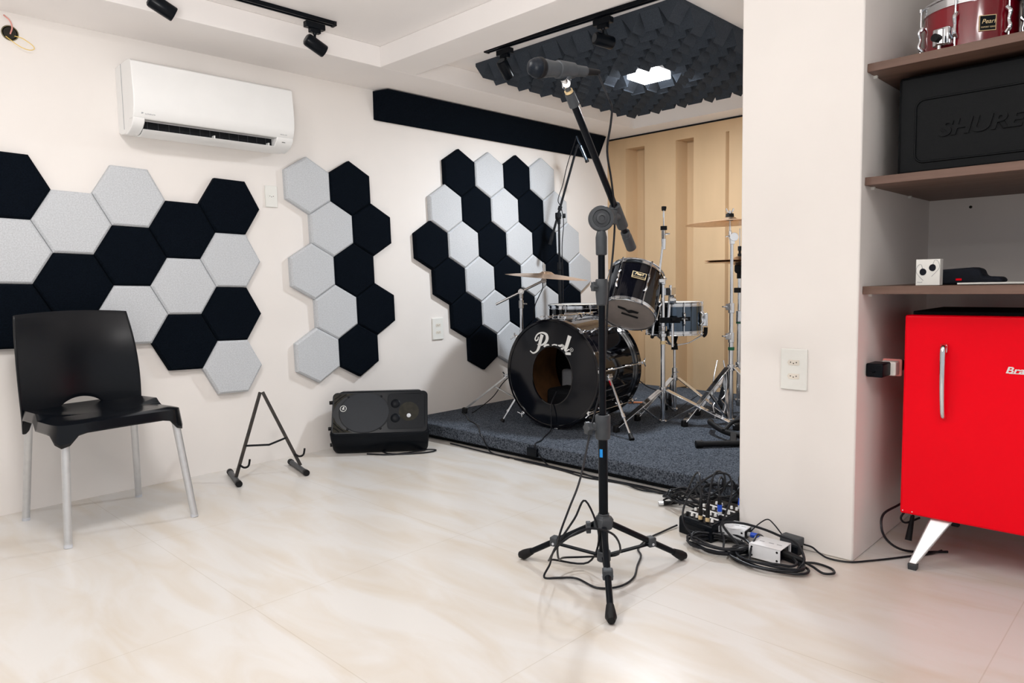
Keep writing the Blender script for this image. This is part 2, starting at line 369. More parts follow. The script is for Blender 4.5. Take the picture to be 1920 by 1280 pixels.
# side cheeks closing the slot
cheek = [(-.10, 1.812), (-.150, 1.872), (-.205, 1.868), (-.214, 1.873), (-.208, 1.852), (-.185, 1.830), (-.15, 1.812), (-.12, 1.804), (-.1, 1.804)]
g.prism([(ax0, y, z) for y, z in cheek], (.055, 0, 0)); g.prism([(ax1-.10, y, z) for y, z in cheek], (.10, 0, 0))
obj('body', g, 'white', t, bev=.005, seg=3)
obj('side_seam', G().bar((ax0-.0008, -.085, 1.83), (ax0-.0008, -.085, 2.145), .002, .002), 'ink_g', t)
g = G().bx((ax0+.055, -.148, 1.8235), (ax1-.10, -.100, 1.871))
obj('air_outlet', g, 'matte', t)
g = G().prism([(ax0+.055, y, z) for y, z in ((-.090, 1.812), (-.098, 1.8035), (-.145, 1.806), (-.178, 1.826), (-.182, 1.823), (-.147, 1.801), (-.095, 1.799), (-.085, 1.806))], (ax1-ax0-.155, 0, 0))
obj('louver', g, 'white', t)
for k in range(13):
    x = ax0+.085+k*.052
    obj('fin', G().bx((x, -.150, 1.824), (x+.002, -.135, 1.868)), 'grey', t)
obj('louver_arm', G().bx((1.66, -.176, 1.822), (1.666, -.13, 1.84)), 'white', t)
obj('louver_arm', G().bx((1.965, -.176, 1.822), (1.971, -.13, 1.84)), 'white', t)
obj('sensor_window', G().bx((2.032, -.2045, 1.846), (2.052, -.199, 1.860)), 'black', t)
text('badge', 'DAIKIN', .014, 'ink_g', t, (1.305, -.2245, 1.888), (1, 0, 0), (0, .3, 1))
obj('badge_triangle', G().prism([(1.288, -.2255, 1.888), (1.288, -.2225, 1.899), (1.299, -.2240, 1.8935)], (0, -.001, 0)), 'ink_g', t)
text('feature_print', 'INVERTER', .009, 'ink_g', t, (2.015, -.2225, 1.884), (1, 0, 0), (0, .4, 1))

# ------------------------------------------------------------------ wall outlets
def outlet(c, ax, n_, label, w=.10, h=.155, socks=2):
    c = V(c); ax = V(ax); n = V(n_); up = V((0, 0, 1))
    t = thing('wall_outlet', label, 'wall outlet', c)
    m = Matrix((ax, up, n)).transposed()
    obj('cover_plate', G().box(c+n*.005, (w, h, .010), m), 'plate', t, bev=.003, seg=3)
    for dz in ((.026, -.026) if socks == 2 else (0,)):
        cc = c+up*dz*(h/.155)+n*.0101
        pts = [(-.024, 0), (-.018, .010), (.022, .010), (.022, -.010), (-.018, -.010)]
        s = obj('socket', G().prism([cc+ax*a+up*b for a, b in pts], n*.0012), 'head_w' if socks == 2 else 'plate', t)
        for a, b in ((-.011, .001), (0, -.003), (.011, .001)):
            obj('pin_hole', G().cyl(cc+ax*a+up*b+n*.0011, cc+ax*a+up*b+n*.0016, .0023, n=10), 'hole', s)
outlet((3.294, 0, .714), (1, 0, 0), (0, -1, 0), 'white double wall outlet between the middle and right panel clusters')
outlet((2.055, 0, 1.567), (1, 0, 0), (0, -1, 0), 'cream single wall outlet right of the left cluster, high on the wall', w=.075, h=.125, socks=1)
outlet((PX, -2.866, .692), (0, -1, 0), (-1, 0, 0), 'white double wall outlet on the pillar face')

# open electrical box with loose wires
t = thing('junction_box', 'open round electrical box with loose wires, top left of the wall', 'electrical box', (.818, 0, 2.215))
g = G().lathe((.818, -.0005, 2.215), (0, -1, 0), [(0, 0), (.030, 0), (.030, .003), (.034, .003), (.034, 0)], 28)
obj('box_rim', g, 'olive', t)
obj('opening', G().lathe((.818, -.001, 2.215), (0, -1, 0), [(0, 0), (.026, 0), (.026, .0012), (0, .0012)], 24), 'hole', t)
obj('pink_wire', G().path([(.819, -.002, 2.212), (.823, -.025, 2.235), (.815, -.03, 2.262), (.795, -.02, 2.285)], .0032), 'pinkwire', t, label='stub of pink wire standing up')
obj('yellow_wire', G().path([(.835, -.004, 2.205), (.862, -.02, 2.196), (.895, -.03, 2.172), (.902, -.032, 2.155), (.880, -.03, 2.147), (.845, -.025, 2.158), (.80, -.006, 2.196)], .0018), 'yelwire', t, label='thin yellow wire hanging in a loop')

# ------------------------------------------------------------------ chair
co = V((.968, -.445, 0)); cf = V((.089, -.996, 0)).normalized(); cr = V((-cf.y, cf.x, 0))
def cl(a, b, z): return co+cr*a+cf*b+V((0, 0, z))      # a right, b forward
t = thing('plastic_chair', 'black plastic chair with silver legs standing in front of the left wall', 'chair', co)
def rr(th, hw, hd, n=8):
    c, s = math.cos(th), math.sin(th); k = (abs(c)**n+abs(s)**n)**(-1/n); return c*k*hw, s*k*hd
def seat_pt(u, th):
    a, b = rr(th, .252, .245); a *= 1+.03*math.sin(th)
    z = .492+.018*(u**3)*(1 if math.sin(th) < 0 else .0)+.010*u*u - (.012*max(0, u-.85)/.15 if math.sin(th) > 0 else 0)
    return cl(a*u, b*u, z+.006*(math.sin(th)*u))
NT = 72; g = G(); rings = []
for u in (.02, .2, .4, .6, .75, .88, .96, 1.0): rings.append([seat_pt(u, 2*PI*j/NT) for j in range(NT)])
for k in range(1, 7):
    q = k/6; r_ = []
    for j in range(NT):
        th = 2*PI*j/NT; a, b = rr(th, .252, .245); a *= 1+.03*math.sin(th)
        m_ = min(1, max(0, (min(abs(a)/.252, abs(b)/.245)-.66)/.24)); cornerness = m_*m_*(3-2*m_)
        dep = (.038+.052*cornerness)*q
        p = seat_pt(1, th); r_.append(cl(a*(1+.035*q), b*(1+.03*q), 0)+V((0, 0, p.z-dep-.001)))
    rings.append(r_)
g.ring(rings, cap=False)
n0 = len(g.v); g.add([cl(0, 0, .492)], [])
g.f += [[(j+1) % NT, j, n0] for j in range(NT)]
obj('seat', g, 'chairp', t, solid=.006, ang=50)
def back_pt(u, v):
    a = (u*2-1)
    q_ = min(1, max(0, (abs(a)-.80)/.14)); zlow = .470+.075*max(0, 1-(a/.43)**2)**.6 if abs(a) < .43 else .470-.058*q_*q_*(3-2*q_)
    z = zlow+(.945-.012*a*a-zlow)*v
    h = (z-.47)/.475
    hw = .254+.008*math.sin(PI*min(1, max(0, h))*.8)-.022*h*h
    b = -.234-.062*h*h+.05*h*(1-h)*.6+.042*a*a*(1-.25*h)
    return cl(a*hw, b, z)
g = G().grid(back_pt, 40, 22)
obj('backrest', g, 'chairp', t, solid=.011, ang=50, bev=.003)
for sx, sy, fx_, fy_ in ((-1, 1, .7395, -.714), (1, 1, 1.247, -.706), (-1, -1, .7065, -.166), (1, -1, 1.183, -.173)):
    top = cl(sx*.222, sy*.212, .47 if sy > 0 else .47)
    obj('leg', G().cyl((fx_, fy_, .006), top, .0150, .0165, 20), 'alu', t)
    obj('foot_cap', G().cyl((fx_, fy_, 0), V((fx_, fy_, 0))+(top-V((fx_, fy_, 0)))*.03, .0158, .0158, 20), 'lgrey', t)
    for k in (): pass

# ------------------------------------------------------------------ guitar stand (A frame)
t = thing('guitar_stand', 'small black A-frame guitar stand on the floor by the wall', 'guitar stand', (1.79, -.3, 0))
apL = V((1.832, -.205, .452)); apR = V((1.846, -.205, .452))
LB = V((1.628, -.300, .028)); RB = V((1.985, -.340, .028))
def lerp(a, b, k): return a+(b-a)*k
obj('leg', G().bar(apL, LB, .017, .010, up=(0, 1, 0)), 'rust', t, bev=.001)
obj('leg', G().bar(apR, RB, .017, .010, up=(0, 1, 0)), 'rust', t, bev=.001)
a = lerp(apL, LB, .64); b = lerp(apR, RB, .62); m_ = (a+b)/2+V((0, -.035, -.012))
obj('crossbar', G().cyl(a, m_, .0055, n=10).cyl(m_, b, .0055, n=10), 'matte', t)
for p0, p1 in (((1.675, -.120, .017), (1.598, -.400, .017)), ((2.012, -.175, .017), (1.945, -.475, .017))):
    tb = obj('foot_tube', G().cyl(p0, p1, .0145, n=18), 'grey', t)
    d_ = (V(p1)-V(p0)).normalized()
    obj('end_cap', G().cyl(V(p1)-d_*.022, V(p1)+d_*.004, .0172, n=18), 'rubber', tb)
    obj('end_cap', G().cyl(V(p0)-d_*.004, V(p0)+d_*.022, .0172, n=18), 'rubber', tb)
for q, s_ in ((lerp(apL, LB, .86), 1), (lerp(apR, RB, .84), 1)):
    obj('hook', G().path([q+V((0, -.004, .0)), q+V((.012, -.03, -.012)), q+V((.024, -.055, .0)), q+V((.030, -.062, .035))], .0055), 'rubber', t)

# ------------------------------------------------------------------ wedge loudspeaker
B0 = V((2.285, -.168, 0)); su = V((.746, -.666, 0)).normalized(); sb = V((-su.y, su.x, 0))   # sb points back to the wall
if sb.y < 0: sb = -sb
def sp(u, b, z): return B0+su*u+sb*b+V((0, 0, z))
t = thing('loudspeaker', 'black stage loudspeaker lying on its side between wall and stage', 'loudspeaker', sp(.29, .12, 0))
L = .60
F0 = (-.012, .128); F1 = (.118, .372)            # face lower and upper edge (b,z)
def face(u, k, d=0):                              # k up the face, d outwards
    b = F0[0]+(F1[0]-F0[0])*k; z = F0[1]+(F1[1]-F0[1])*k
    nb, nz = -.883, .470
    return sp(u, b+nb*d, z+nz*d)
cs = [F0, (-.004, .09), (.022, .02), (.040, .002), (.235, .002), (.272, .06), (.278, .20), (.215, .34), (.15, .374), F1]
g = G(); n = len(cs); rings = []
def sec_at(u, ins, push):
    cbz = (.13, .19); return [sp(u + push*(b/.28), cbz[0]+(b-cbz[0])*ins, max(.002, cbz[1]+(z-cbz[1])*ins)) for b, z in cs]
for u, ins, push in ((.0, .93, .09), (.012, .985, .08), (.03, 1, .07), (L*.5, 1, 0), (L-.03, 1, -.07), (L-.012, .985, -.08), (L, .93, -.09)): rings.append(sec_at(u, ins, push))
g.ring(rings)
obj('cabinet', g, 'satin', t, bev=.006, seg=3, ang=50)
# front frame: raised bezel made of the outline
def bez(u0, u1, k0, k1, rad, n=8):
    P = []
    for cx_, cy_, a0 in ((u1-rad, k1, 0), (u0+rad, k1, 90), (u0+rad, k0, 180), (u1-rad, k0, 270)):
        for i in range(n+1):
            an = R(a0+90*i/n); sy_ = -1 if a0 < 180 else 1
            P.append((cx_+rad*math.cos(an), (cy_+sy_*rad/.2765)+rad/.2765*math.sin(an)))
    return P
def plate(P, d0, d1): return [face(u, k, d0) for u, k in P], [face(u, k, d1) for u, k in P]
Po = bez(.006, L-.006, .015, .985, .03); a, b = plate(Po, -.004, .004)
obj('baffle', G().ring([a, b]), 'satin', t, bev=.0025)
gr = []
for i in range(48):
    an = 2*PI*i/48; gr.append((.205+.150*math.cos(an), .5+.128/.2765*math.sin(an)))
a, b = plate(gr, .003, .0075); g = G().ring([a, b]); a2, b2 = plate([(.205+(u-.205)*1.05, .5+(k-.5)*1.03) for u, k in gr], .003, .0055)
obj('grille_rim', G().ring([a2, b2]), 'black', t)
obj('grille', g, 'glass', t)
# horn mouth: dished rectangle with throat
Ph = bez(.345, L-.022, .09, .93, .025, 6); hc = (.485, .52)
rings = []
for q, d in ((1, .0045), (.97, .0052), (.93, .003), (.7, -.012), (.45, -.028), (.22, -.05)):
    rings.append([face(hc[0]+(u-hc[0])*q, hc[1]+(k-hc[1])*q, max(d, -.002) if q > .9 else .0045-(1-q)*0.004) for u, k in Ph])
obj('horn', G().ring(rings), 'black', t)
o_ = face(*hc, .0052); nrm = (face(.3, .5, 1)-face(.3, .5, 0)).normalized()
upf = (face(.3, 1)-face(.3, 0)).normalized()
for s_ in (-1, 1):   # flare ridges of the horn
    obj('horn_flare', G().lathe(face(.395, .52+s_*.17, .004), nrm, [(.03, 0), (.024, .004), (.012, .0065), (0, .007)], 20), 'black', t)
obj('horn_throat', G().lathe(face(.478, .50, .0045), nrm, [(.062, 0), (.05, .0008), (.03, .0012), (0, .0013)], 28), 'hole', t)
obj('throat_plug', G().lathe(face(.478, .40, .0055), nrm, [(.013, 0), (.013, .002), (.009, .004), (0, .005)], 20), 'lgrey', t)
# port louvres in the left corners
for s_ in (0, 1):
    kk = (lambda k: k) if s_ == 0 else (lambda k: 1-k)
    P = [(.016, kk(.05)), (.135, kk(.05)), (.075, kk(.14)), (.035, kk(.28)), (.016, kk(.42))]
    a, b = plate(P, .0035, .0052); obj('port', G().ring([a, b]), 'hole', t)
    for q in (.35, .7):
        pl = [face(.018, kk(.05+.33*q), .0062), face(.03+.03*q, kk(.07+.13*q), .0062), face(.02+.10*q, kk(.06), .0062)]
        obj('port_rib', G().path(pl, .0022, sm=5), 'satin', t)
# badge: ring and running figure
bc = (.075, .60); r0 = .0185
ring = [face(bc[0]+r0*math.cos(2*PI*i/28), bc[1]+r0/.2765*math.sin(2*PI*i/28), .0085) for i in range(28)]
obj('badge_ring', G().path(ring, .0017, 6, 1, True), 'ink_w', t)
def fb(x, y): return face(bc[0]+x, bc[1]+y/.2765, .0085)
g = G()
for A_, B_ in (((0, .004), (.001, -.003)), ((.001, -.003), (-.006, -.008)), ((.001, -.003), (.007, -.006)), ((0, .003), (-.008, .001)), ((0, .003), (.007, .006))): g.cyl(fb(*A_), fb(*B_), .0022, n=8)
g.ball(fb(.002, .009), .0034)
obj('badge_figure', g, 'ink_w', t)
for u, k in ((.105, .87), (.305, .87), (.105, .12), (.305, .12)): obj('screw', G().lathe(face(u, k, .007), nrm, [(.007, 0), (.006, .003), (0, .004)], 14), 'black', t)
for z_, b_ in ((.31, .10), (.16, .03), (.05, .07)): obj('rubber_foot', G().cyl(sp(.06, b_+.02, z_), sp(-.016, b_, z_), .013, .011, 14), 'rubber', t)
P = [sp(.30, .05, .006), sp(.36, -.03, .006), sp(.48, -.045, .006), sp(.60, -.02, .006), sp(.64, .03, .006), sp(.58, .04, .008), sp(.50, -.01, .008), sp(.36, -.05, .006), sp(.22, -.01, .006)]
o = obj('speaker_cable', G().path(P, .0045), 'cable'); tag(o, 'black cable lying in a loop at the foot of the lying loudspeaker', 'cable')

# ------------------------------------------------------------------ drum kit
def Zv(p, z): return V((p[0], p[1], z))
def drum(name, label, cat, c, ax, Rr, H, shell, hoop, head_t, head_b, lugs, group=None, lugface=None, hooph=.022, rod=True, phase=0):
    """c = centre of the lower head, ax = axis towards the top head"""
    t = thing(name, label, cat, c, group); x, y, a = frame(ax); c = V(c)
    obj('shell', G().lathe(c, a, [(Rr*.95, .012), (Rr*.95, H-.012)], 56, cap=False) if shell is None else G().lathe(c, a, [(Rr*.93, .008), (Rr*.955, .012), (Rr*.955, H-.012), (Rr*.93, H-.008)], 56, cap=False), shell, t)
    for nm, h0, s in (('top_hoop', H, 1), ('bottom_hoop', 0, -1)):
        o = obj(nm, G().lathe(c+a*h0, a*s, [(Rr*.95, -hooph), (Rr*.985, -hooph), (Rr*.985, -hooph+.004), (Rr*.965, -hooph+.006), (Rr*.965, -.004), (Rr*.995, -.001), (Rr, .004), (Rr*.985, .006), (Rr*.95, .003)], 56, cap=False, closed=True), hoop, t)
    obj('top_head', G().lathe(c+a*(H-.004), a, [(0, 0), (Rr*.96, 0), (Rr*.96, .002), (0, .002)], 48), head_t, t)
    obj('bottom_head', G().lathe(c+a*.002, a, [(0, 0), (Rr*.96, 0), (Rr*.96, .002), (0, .002)], 48), head_b, t)
    for i in range(lugs):
        an = 2*PI*(i+phase)/lugs; d = x*math.cos(an)+y*math.sin(an)
        q = c+d*(Rr*.975)
        g = G()
        g.path([q+a*(H*.30)+d*.002, q+a*(H*.38)+d*.014, q+a*(H*.5)+d*.009, q+a*(H*.62)+d*.014, q+a*(H*.70)+d*.002], lambda k: .0085-.0035*(1-abs(2*k-1)), 10)
        obj('lug', g, 'chrome', t)
        g = G().cyl(q+a*(H*.66)+d*.009, q+a*(H-.004)+d*.009, .0032, n=8).cyl(q+a*(H-.006)+d*.009, q+a*(H+.006)+d*.009, .006, n=6)
        obj('tension_rod', g, 'chrome', t)
        obj('tension_rod', G().cyl(q+a*(H*.34)+d*.009, q+a*.004+d*.009, .0032, n=8).cyl(q+a*.006+d*.009, q-a*.006+d*.009, .006, n=6), 'chrome', t)
    return t, x, y, a
# bass drum
ba = R(7.45); bn = V((-math.cos(ba), -math.sin(ba), 0)); bt = V((math.sin(ba), -math.cos(ba), 0)); up = V((0, 0, 1))
bc0 = V((3.364, -1.024, .457)); BR = .348; BD = .562
def bp(x, z, d): return bc0+bt*x+up*z+bn*d
t = thing('bass_drum', 'large black bass drum with white lettering and a round port hole, on the stage', 'bass drum', Zv(bc0, ZS))
T_bass = t
def ringlathe(prof, n=72): return G().lathe(bc0, bn, prof, n, cap=False, closed=True)
obj('shell', ringlathe([(BR*.945, -.025), (BR*.945, -BD+.025), (BR*.92, -BD+.025), (BR*.92, -.025)]), 'gloss', t)
obj('shell_lining', G().lathe(bc0, bn, [(BR*.917, -.027), (BR*.917, -BD+.027)], 72, cap=False), 'wood_in', t)
for nm, d0, s in (('front_hoop', 0, 1), ('rear_hoop', -BD, -1)):
    h = obj(nm, G().lathe(bc0+bn*d0, bn*s, [(BR*.945, -.045), (BR, -.045), (BR*1.0, -.003), (BR*.99, 0), (BR*.955, 0), (BR*.945, -.003)], 72, cap=False, closed=True), 'gloss', t)
    obj('rim_band', G().lathe(bc0+bn*d0, bn*s, [(BR*.95, -.058), (BR*.985, -.058), (BR*.985, -.046), (BR*.95, -.046)], 72, cap=False, closed=True), 'chrome', h)
HA, HB = .152, .186
def inhole(p, m=.006): return (p.x/(HA+m))**2+((p.y+.012)/(HB+m))**2 < 1
def oval(a, b, d, n=96): return [bp(a*math.cos(2*PI*i/n), b*math.sin(2*PI*i/n)-(.012 if a < .2 else 0), d) for i in range(n)]
obj('front_head', G().ring([oval(HA, HB, -.010), oval(BR*.95, BR*.95, -.010), oval(BR*.95, BR*.95, -.008), oval(HA, HB, -.008)], closed=True), 'head_b', t)
obj('port_ring', G().ring([oval(HA-.003, HB-.003, -.012), oval(HA+.004, HB+.004, -.009), oval(HA+.004, HB+.004, -.0068), oval(HA-.003, HB-.003, -.0065)], closed=True), 'gloss', t)
obj('rear_head', G().lathe(bc0, bn, [(0, -BD+.012), (BR*.95, -BD+.012), (BR*.95, -BD+.010), (0, -BD+.010)], 48), 'head_b', t)
# script lettering, white, cut where the port hole is
def cc2(cx_, cy_): return ((960+cx_/12.8-1036)*.00405, (704.5-(620+cy_/12.8))*.00338)
def stroke(g, pts, d=-.0074, sub=14):
    P = [(*cc2(a, b), w_/12.8*.0036) for a, b, w_ in pts]
    P3 = catmull([V(p) for p in P], sub) if len(P) > 2 else [V(P[0]).lerp(V(P[1]), k/sub) for k in range(sub+1)]
    L_ = []
    for i, p in enumerate(P3):
        tg = P3[min(i+1, len(P3)-1)]-P3[max(i-1, 0)]; tg.z = 0; tg.normalize(); nn = V((-tg.y, tg.x, 0)); h = max(.001, p.z/2)
        L_.append((p.xy.to_3d()+nn*h, p.xy.to_3d()-nn*h))
    for (a, b), (c, e) in zip(L_[:-1], L_[1:]):
        if inhole((a+b+c+e)/4): continue
        g.add([bp(q.x, q.y, dd) for dd in (d-.0004, d) for q in (a, b, e, c)], [(0, 1, 2, 3), (4, 5, 6, 7), (0, 1, 5, 4), (1, 2, 6, 5), (2, 3, 7, 6), (3, 0, 4, 7)])
g = G()
stroke(g, [(752, 150, 85), (722, 250, 82), (690, 370, 78), (655, 490, 66), (600, 570, 40), (520, 605, 34), (450, 555, 26)])
obj('lettering_P_stem', g, 'ink_w', t); g = G()
stroke(g, [(660, 205, 22), (645, 270, 30), (600, 300, 34), (580, 250, 32), (640, 145, 32), (750, 102, 36), (850, 140, 60), (872, 230, 78), (840, 320, 66), (770, 385, 42), (690, 410, 30), (630, 385, 20)])
obj('lettering_P_bowl', g, 'ink_w', t); g = G()
stroke(g, [(1405, 155, 95), (1370, 270, 88), (1330, 400, 84), (1300, 480, 70), (1320, 515, 36), (1390, 470, 22)])
obj('lettering_l', g, 'ink_w', t); g = G()
stroke(g, [(775, 500, 30), (800, 440, 48), (840, 400, 44), (900, 395, 40), (900, 440, 30)])
obj('lettering_e', g, 'ink_w', t); g = G()
stroke(g, [(985, 395, 26), (1040, 378, 26), (1110, 390, 34)])
obj('lettering_a', g, 'ink_w', t); g = G()
stroke(g, [(1130, 390, 26), (1180, 400, 50), (1230, 385, 50), (1260, 420, 44), (1225, 470, 40), (1200, 455, 30)])
stroke(g, [(1225, 400, 40), (1260, 400, 46), (1270, 440, 24)])
obj('lettering_r', g, 'ink_w', t); g = G()
stroke(g, [(665, 580, 60), (1425, 575, 60)], sub=60)
obj('lettering_underline', g, 'ink_w', t)
q = cc2(1443, 482); g = G().path([bp(q[0]+.0115*math.cos(2*PI*i/20), q[1]+.0115*math.sin(2*PI*i/20), -.0074) for i in range(20)], .0011, 6, 1, True)
obj('registered_ring', g, 'ink_w', t)
text('registered_letter', 'R', .015, 'ink_w', t, bp(q[0]-.005, q[1]-.0055, -.0072), bt, up)
# claws, rods and lugs
for i in range(8):
    an = 2*PI*(i+.12)/8; d = bt*math.cos(an)+up*math.sin(an); q = bc0+d*BR
    tg = -bt*math.sin(an)+up*math.cos(an)
    for e0, s in ((0, 1), (-BD, -1)):
        k = obj('claw', G().bar(q+d*.006+bn*(e0+.002*s), q+d*.006+bn*(e0-.055*s), .022, .006, up=d).bar(q-d*.004+bn*(e0+.003*s), q+d*.010+bn*(e0+.003*s), .022, .006, up=bn), 'chrome', t, bev=.002)
        w_ = q+d*.016+bn*(e0+.012*s)
        obj('wing_bolt', G().cyl(w_-bn*s*.03, w_+bn*s*.006, .006, n=10).path([w_-tg*.026+bn*s*.014, w_-tg*.010+bn*s*.002, w_+tg*.010+bn*s*.002, w_+tg*.026+bn*s*.014], .0045), 'chrome', k)
    obj('tension_rod', G().cyl(q+d*.014-bn*.03, q+d*.014-bn*(BD-.03), .0038, n=8), 'chrome', t)
    for z_ in (.17, BD-.17):
        obj('lug', G().path([q-d*.012-bn*(z_-.035), q+d*.012-bn*(z_-.02), q+d*.012-bn*(z_+.02), q-d*.012-bn*(z_+.035)], .008, 10), 'chrome', t)
for p0, p1, nm in ((bc0+bt*.325-up*.02-bn*.16, V((3.416, -1.600, ZS)), 'r'), (bc0-bt*.325-up*.16-bn*.10, V((3.326, -.612, ZS)), 'l')):
    s = obj('spur', G().cyl(p0, lerp(p0, p1, .62), .0095, n=14).cyl(lerp(p0, p1, .60), lerp(p0, p1, .66), .0125, n=14).cyl(lerp(p0, p1, .6), lerp(p0, p1, .93), .0068, n=12), 'chrome', t)
    obj('spur_tip', G().cyl(lerp(p0, p1, .90), p1+up*.004, .010, .017, 14), 'rubber', s)
    dd = (p0-Zv(bc0, p0.z)); sd = 1 if nm == 'r' else -1
    obj('spur_bracket', G().bar(p0-bt*sd*.03, p0+bt*sd*.012, .05, .045).cyl(p0+bt*sd*.0-bn*.03, p0+bt*sd*.0+bn*.03, .014), 'chrome', s, bev=.003)
    if nm == 'r': obj('red_mark', G().bar(lerp(p0, p1, .05)+bn*.009, lerp(p0, p1, .13)+bn*.009, .006, .006), 'red', s, label='small red mark on the spur bracket')
# mount bracket on top of the bass drum
q = bc0+up*(BR*.95)-bn*.16
obj('mount_plate', G().bar(q+up*.006-bn*.05, q+up*.006+bn*.05, .07, .016, up=up).cyl(q+up*.01, q+up*.028, .02), 'chrome', t, bev=.003)
obj('cushion', G().bx((3.56, -1.06, .142), (3.78, -.80, .325)), 'matte', t, bev=.03, seg=4)
o = thing('drum_placeholder', 'pale pillow inside the bass drum seen through the port hole', 'placeholder', (3.85, -.77, .29))  # added pale block standing in for the white patch seen inside the drum
obj('placeholder_body', G().bx((3.82, -.86, .275), (3.885, -.715, .42)), 'lgrey', o, bev=.02, seg=3)

# floor tom behind the bass drum
t, x, y, a = drum('floor_tom', 'black floor tom standing behind the bass drum, below the left cymbal', 'floor tom', (4.214, -.563, .46), (0, 0, 1), .232, .40, 'gloss', 'chrome', 'head_w', 'head_c', 8, hooph=.028, phase=.35)
vd = V((-4.214, -3.41, 0)).normalized(); vt = V((-vd.y, vd.x, 0)) * -1
fc = V((4.214, -.563, 0))
for an in (170, 215, 300, 60):
    d = V((math.cos(R(an)), math.sin(R(an)), 0)); p = fc+d*.247
    lg = obj('leg', G().cyl(Zv(p, ZS+.02), Zv(p, .80), .0065, n=10), 'chrome', t)
    obj('leg_foot', G().cyl(Zv(p, ZS), Zv(p, ZS+.035), .014, .011, 14), 'rubber', lg)
    tn = V((-d.y, d.x, 0))
    obj('leg_bracket', G().box(Zv(fc+d*.234, .70), (.045, .04, .075), Matrix((d, tn, up)).transposed()), 'chrome', t, bev=.004)
# big tom mount plate facing the room
d = V((math.cos(R(212)), math.sin(R(212)), 0)); tn = V((-d.y, d.x, 0)); mm = Matrix((d, tn, up)).transposed()
obj('mount_bracket', G().box(Zv(fc+d*.240, .775), (.03, .15, .075), mm).box(Zv(fc+d*.262+tn*.03, .750), (.03, .05, .055), mm), 'chrome', t, bev=.005)
text('badge', 'PEARL', .026, 'ink_w', t, Zv(fc+V((math.cos(R(230)), math.sin(R(230)), 0))*.2245, .772), V((math.cos(R(320)), math.sin(R(320)), 0)), up)

# rack tom on the stand
t, x, y, a = drum('rack_tom', 'black mounted tom tilted toward the drummer, with a gold framed badge', 'tom drum', (3.80, -1.302, .816), (.714, .183, 1), .184, .318, 'gloss', 'chrome', 'head_w', 'head_c', 6, hooph=.024, phase=.28)
c = V((3.80, -1.302, .816))
tow = V((-3.80, -2.67, .1)); tow = (tow-a*tow.dot(a)).normalized(); sd = a.cross(tow)     # toward the camera, sideways
T_ = (tow-sd*.0); rt = -sd if (-sd).dot(_r2) > 0 else sd
bcn = c+a*.195+(T_*math.cos(R(3))+rt*math.sin(R(3)))*(.184*.956)
bn2 = (T_*math.cos(R(3))+rt*math.sin(R(3))); bx_ = a.cross(bn2); bx_ = bx_ if bx_.dot(rt) > 0 else -bx_
mm = Matrix((bx_, a, bn2)).transposed()
b_ = obj('badge', G().box(bcn+bn2*.001, (.090, .048, .005), mm), 'gold', t, label='gold framed black name badge')
obj('badge_field', G().box(bcn+bn2*.004+a*.006, (.082, .028, .002), mm), 'black', b_)
obj('badge_field', G().box(bcn+bn2*.004-a*.016, (.082, .005, .002), mm), 'black', b_)
text('badge_text', 'Pearl', .026, 'gold', b_, bcn+bn2*.0052-bx_*.028, bx_, a, shear=.3, bold=.0006)
# tape on the lower head: winged patch and bar
def tp(u, v): return c-a*.0022+rt*u+(tow)*v
obj('tape_strip', G().prism([tp(-.04, .02), tp(.07, .005), tp(.068, -.015), tp(-.042, .0)], -a*.001), 'tape', t)
obj('tape_strip', G().prism([tp(-.075, .085), tp(-.03, .078), tp(-.005, .060), tp(.015, .072), tp(.065, .065), tp(.06, .045), tp(.03, .042), tp(.005, .028), tp(-.02, .050), tp(-.07, .062)], -a*.001), 'tape', t)

# snare drum on its stand
drum('snare_drum', 'dark chrome snare drum on a stand right of the black mounted tom', 'snare drum', (4.285, -1.352, .668), (0, 0, 1), .196, .212, 'bluesteel', 'chrome', 'head_w', 'head_c', 8, hooph=.024, phase=.1)
T_sn = [o for o in COL.objects if o.name.startswith('snare_drum')][0]
sc_ = V((4.285, -1.352, 0)); d = V((-4.285, -2.6, 0)).normalized(); tn = V((d.y, -d.x, 0)); tn = tn if tn.dot(_r2) > 0 else -tn
dd = (d*.93+tn*.36).normalized(); tt = V((dd.y, -dd.x, 0)); tt = tt if tt.dot(_r2) > 0 else -tt
mm = Matrix((tt, up, dd)).transposed()
b_ = obj('badge', G().box(Zv(sc_+dd*.189, .775), (.072, .028, .004), mm), 'black', T_sn)
text('badge_text', 'PEARL', .016, 'ink_g', b_, Zv(sc_+dd*.1925-tt*.024, .770), tt, up)
dd = (d*.35+tn*.93).normalized(); tt = V((dd.y, -dd.x, 0)); mm = Matrix((tt, up, dd)).transposed()
obj('throw_off', G().box(Zv(sc_+dd*.212, .765), (.03, .085, .03), mm).cyl(Zv(sc_+dd*.226, .72), Zv(sc_+dd*.226, .81), .007), 'chrome', T_sn, bev=.003)

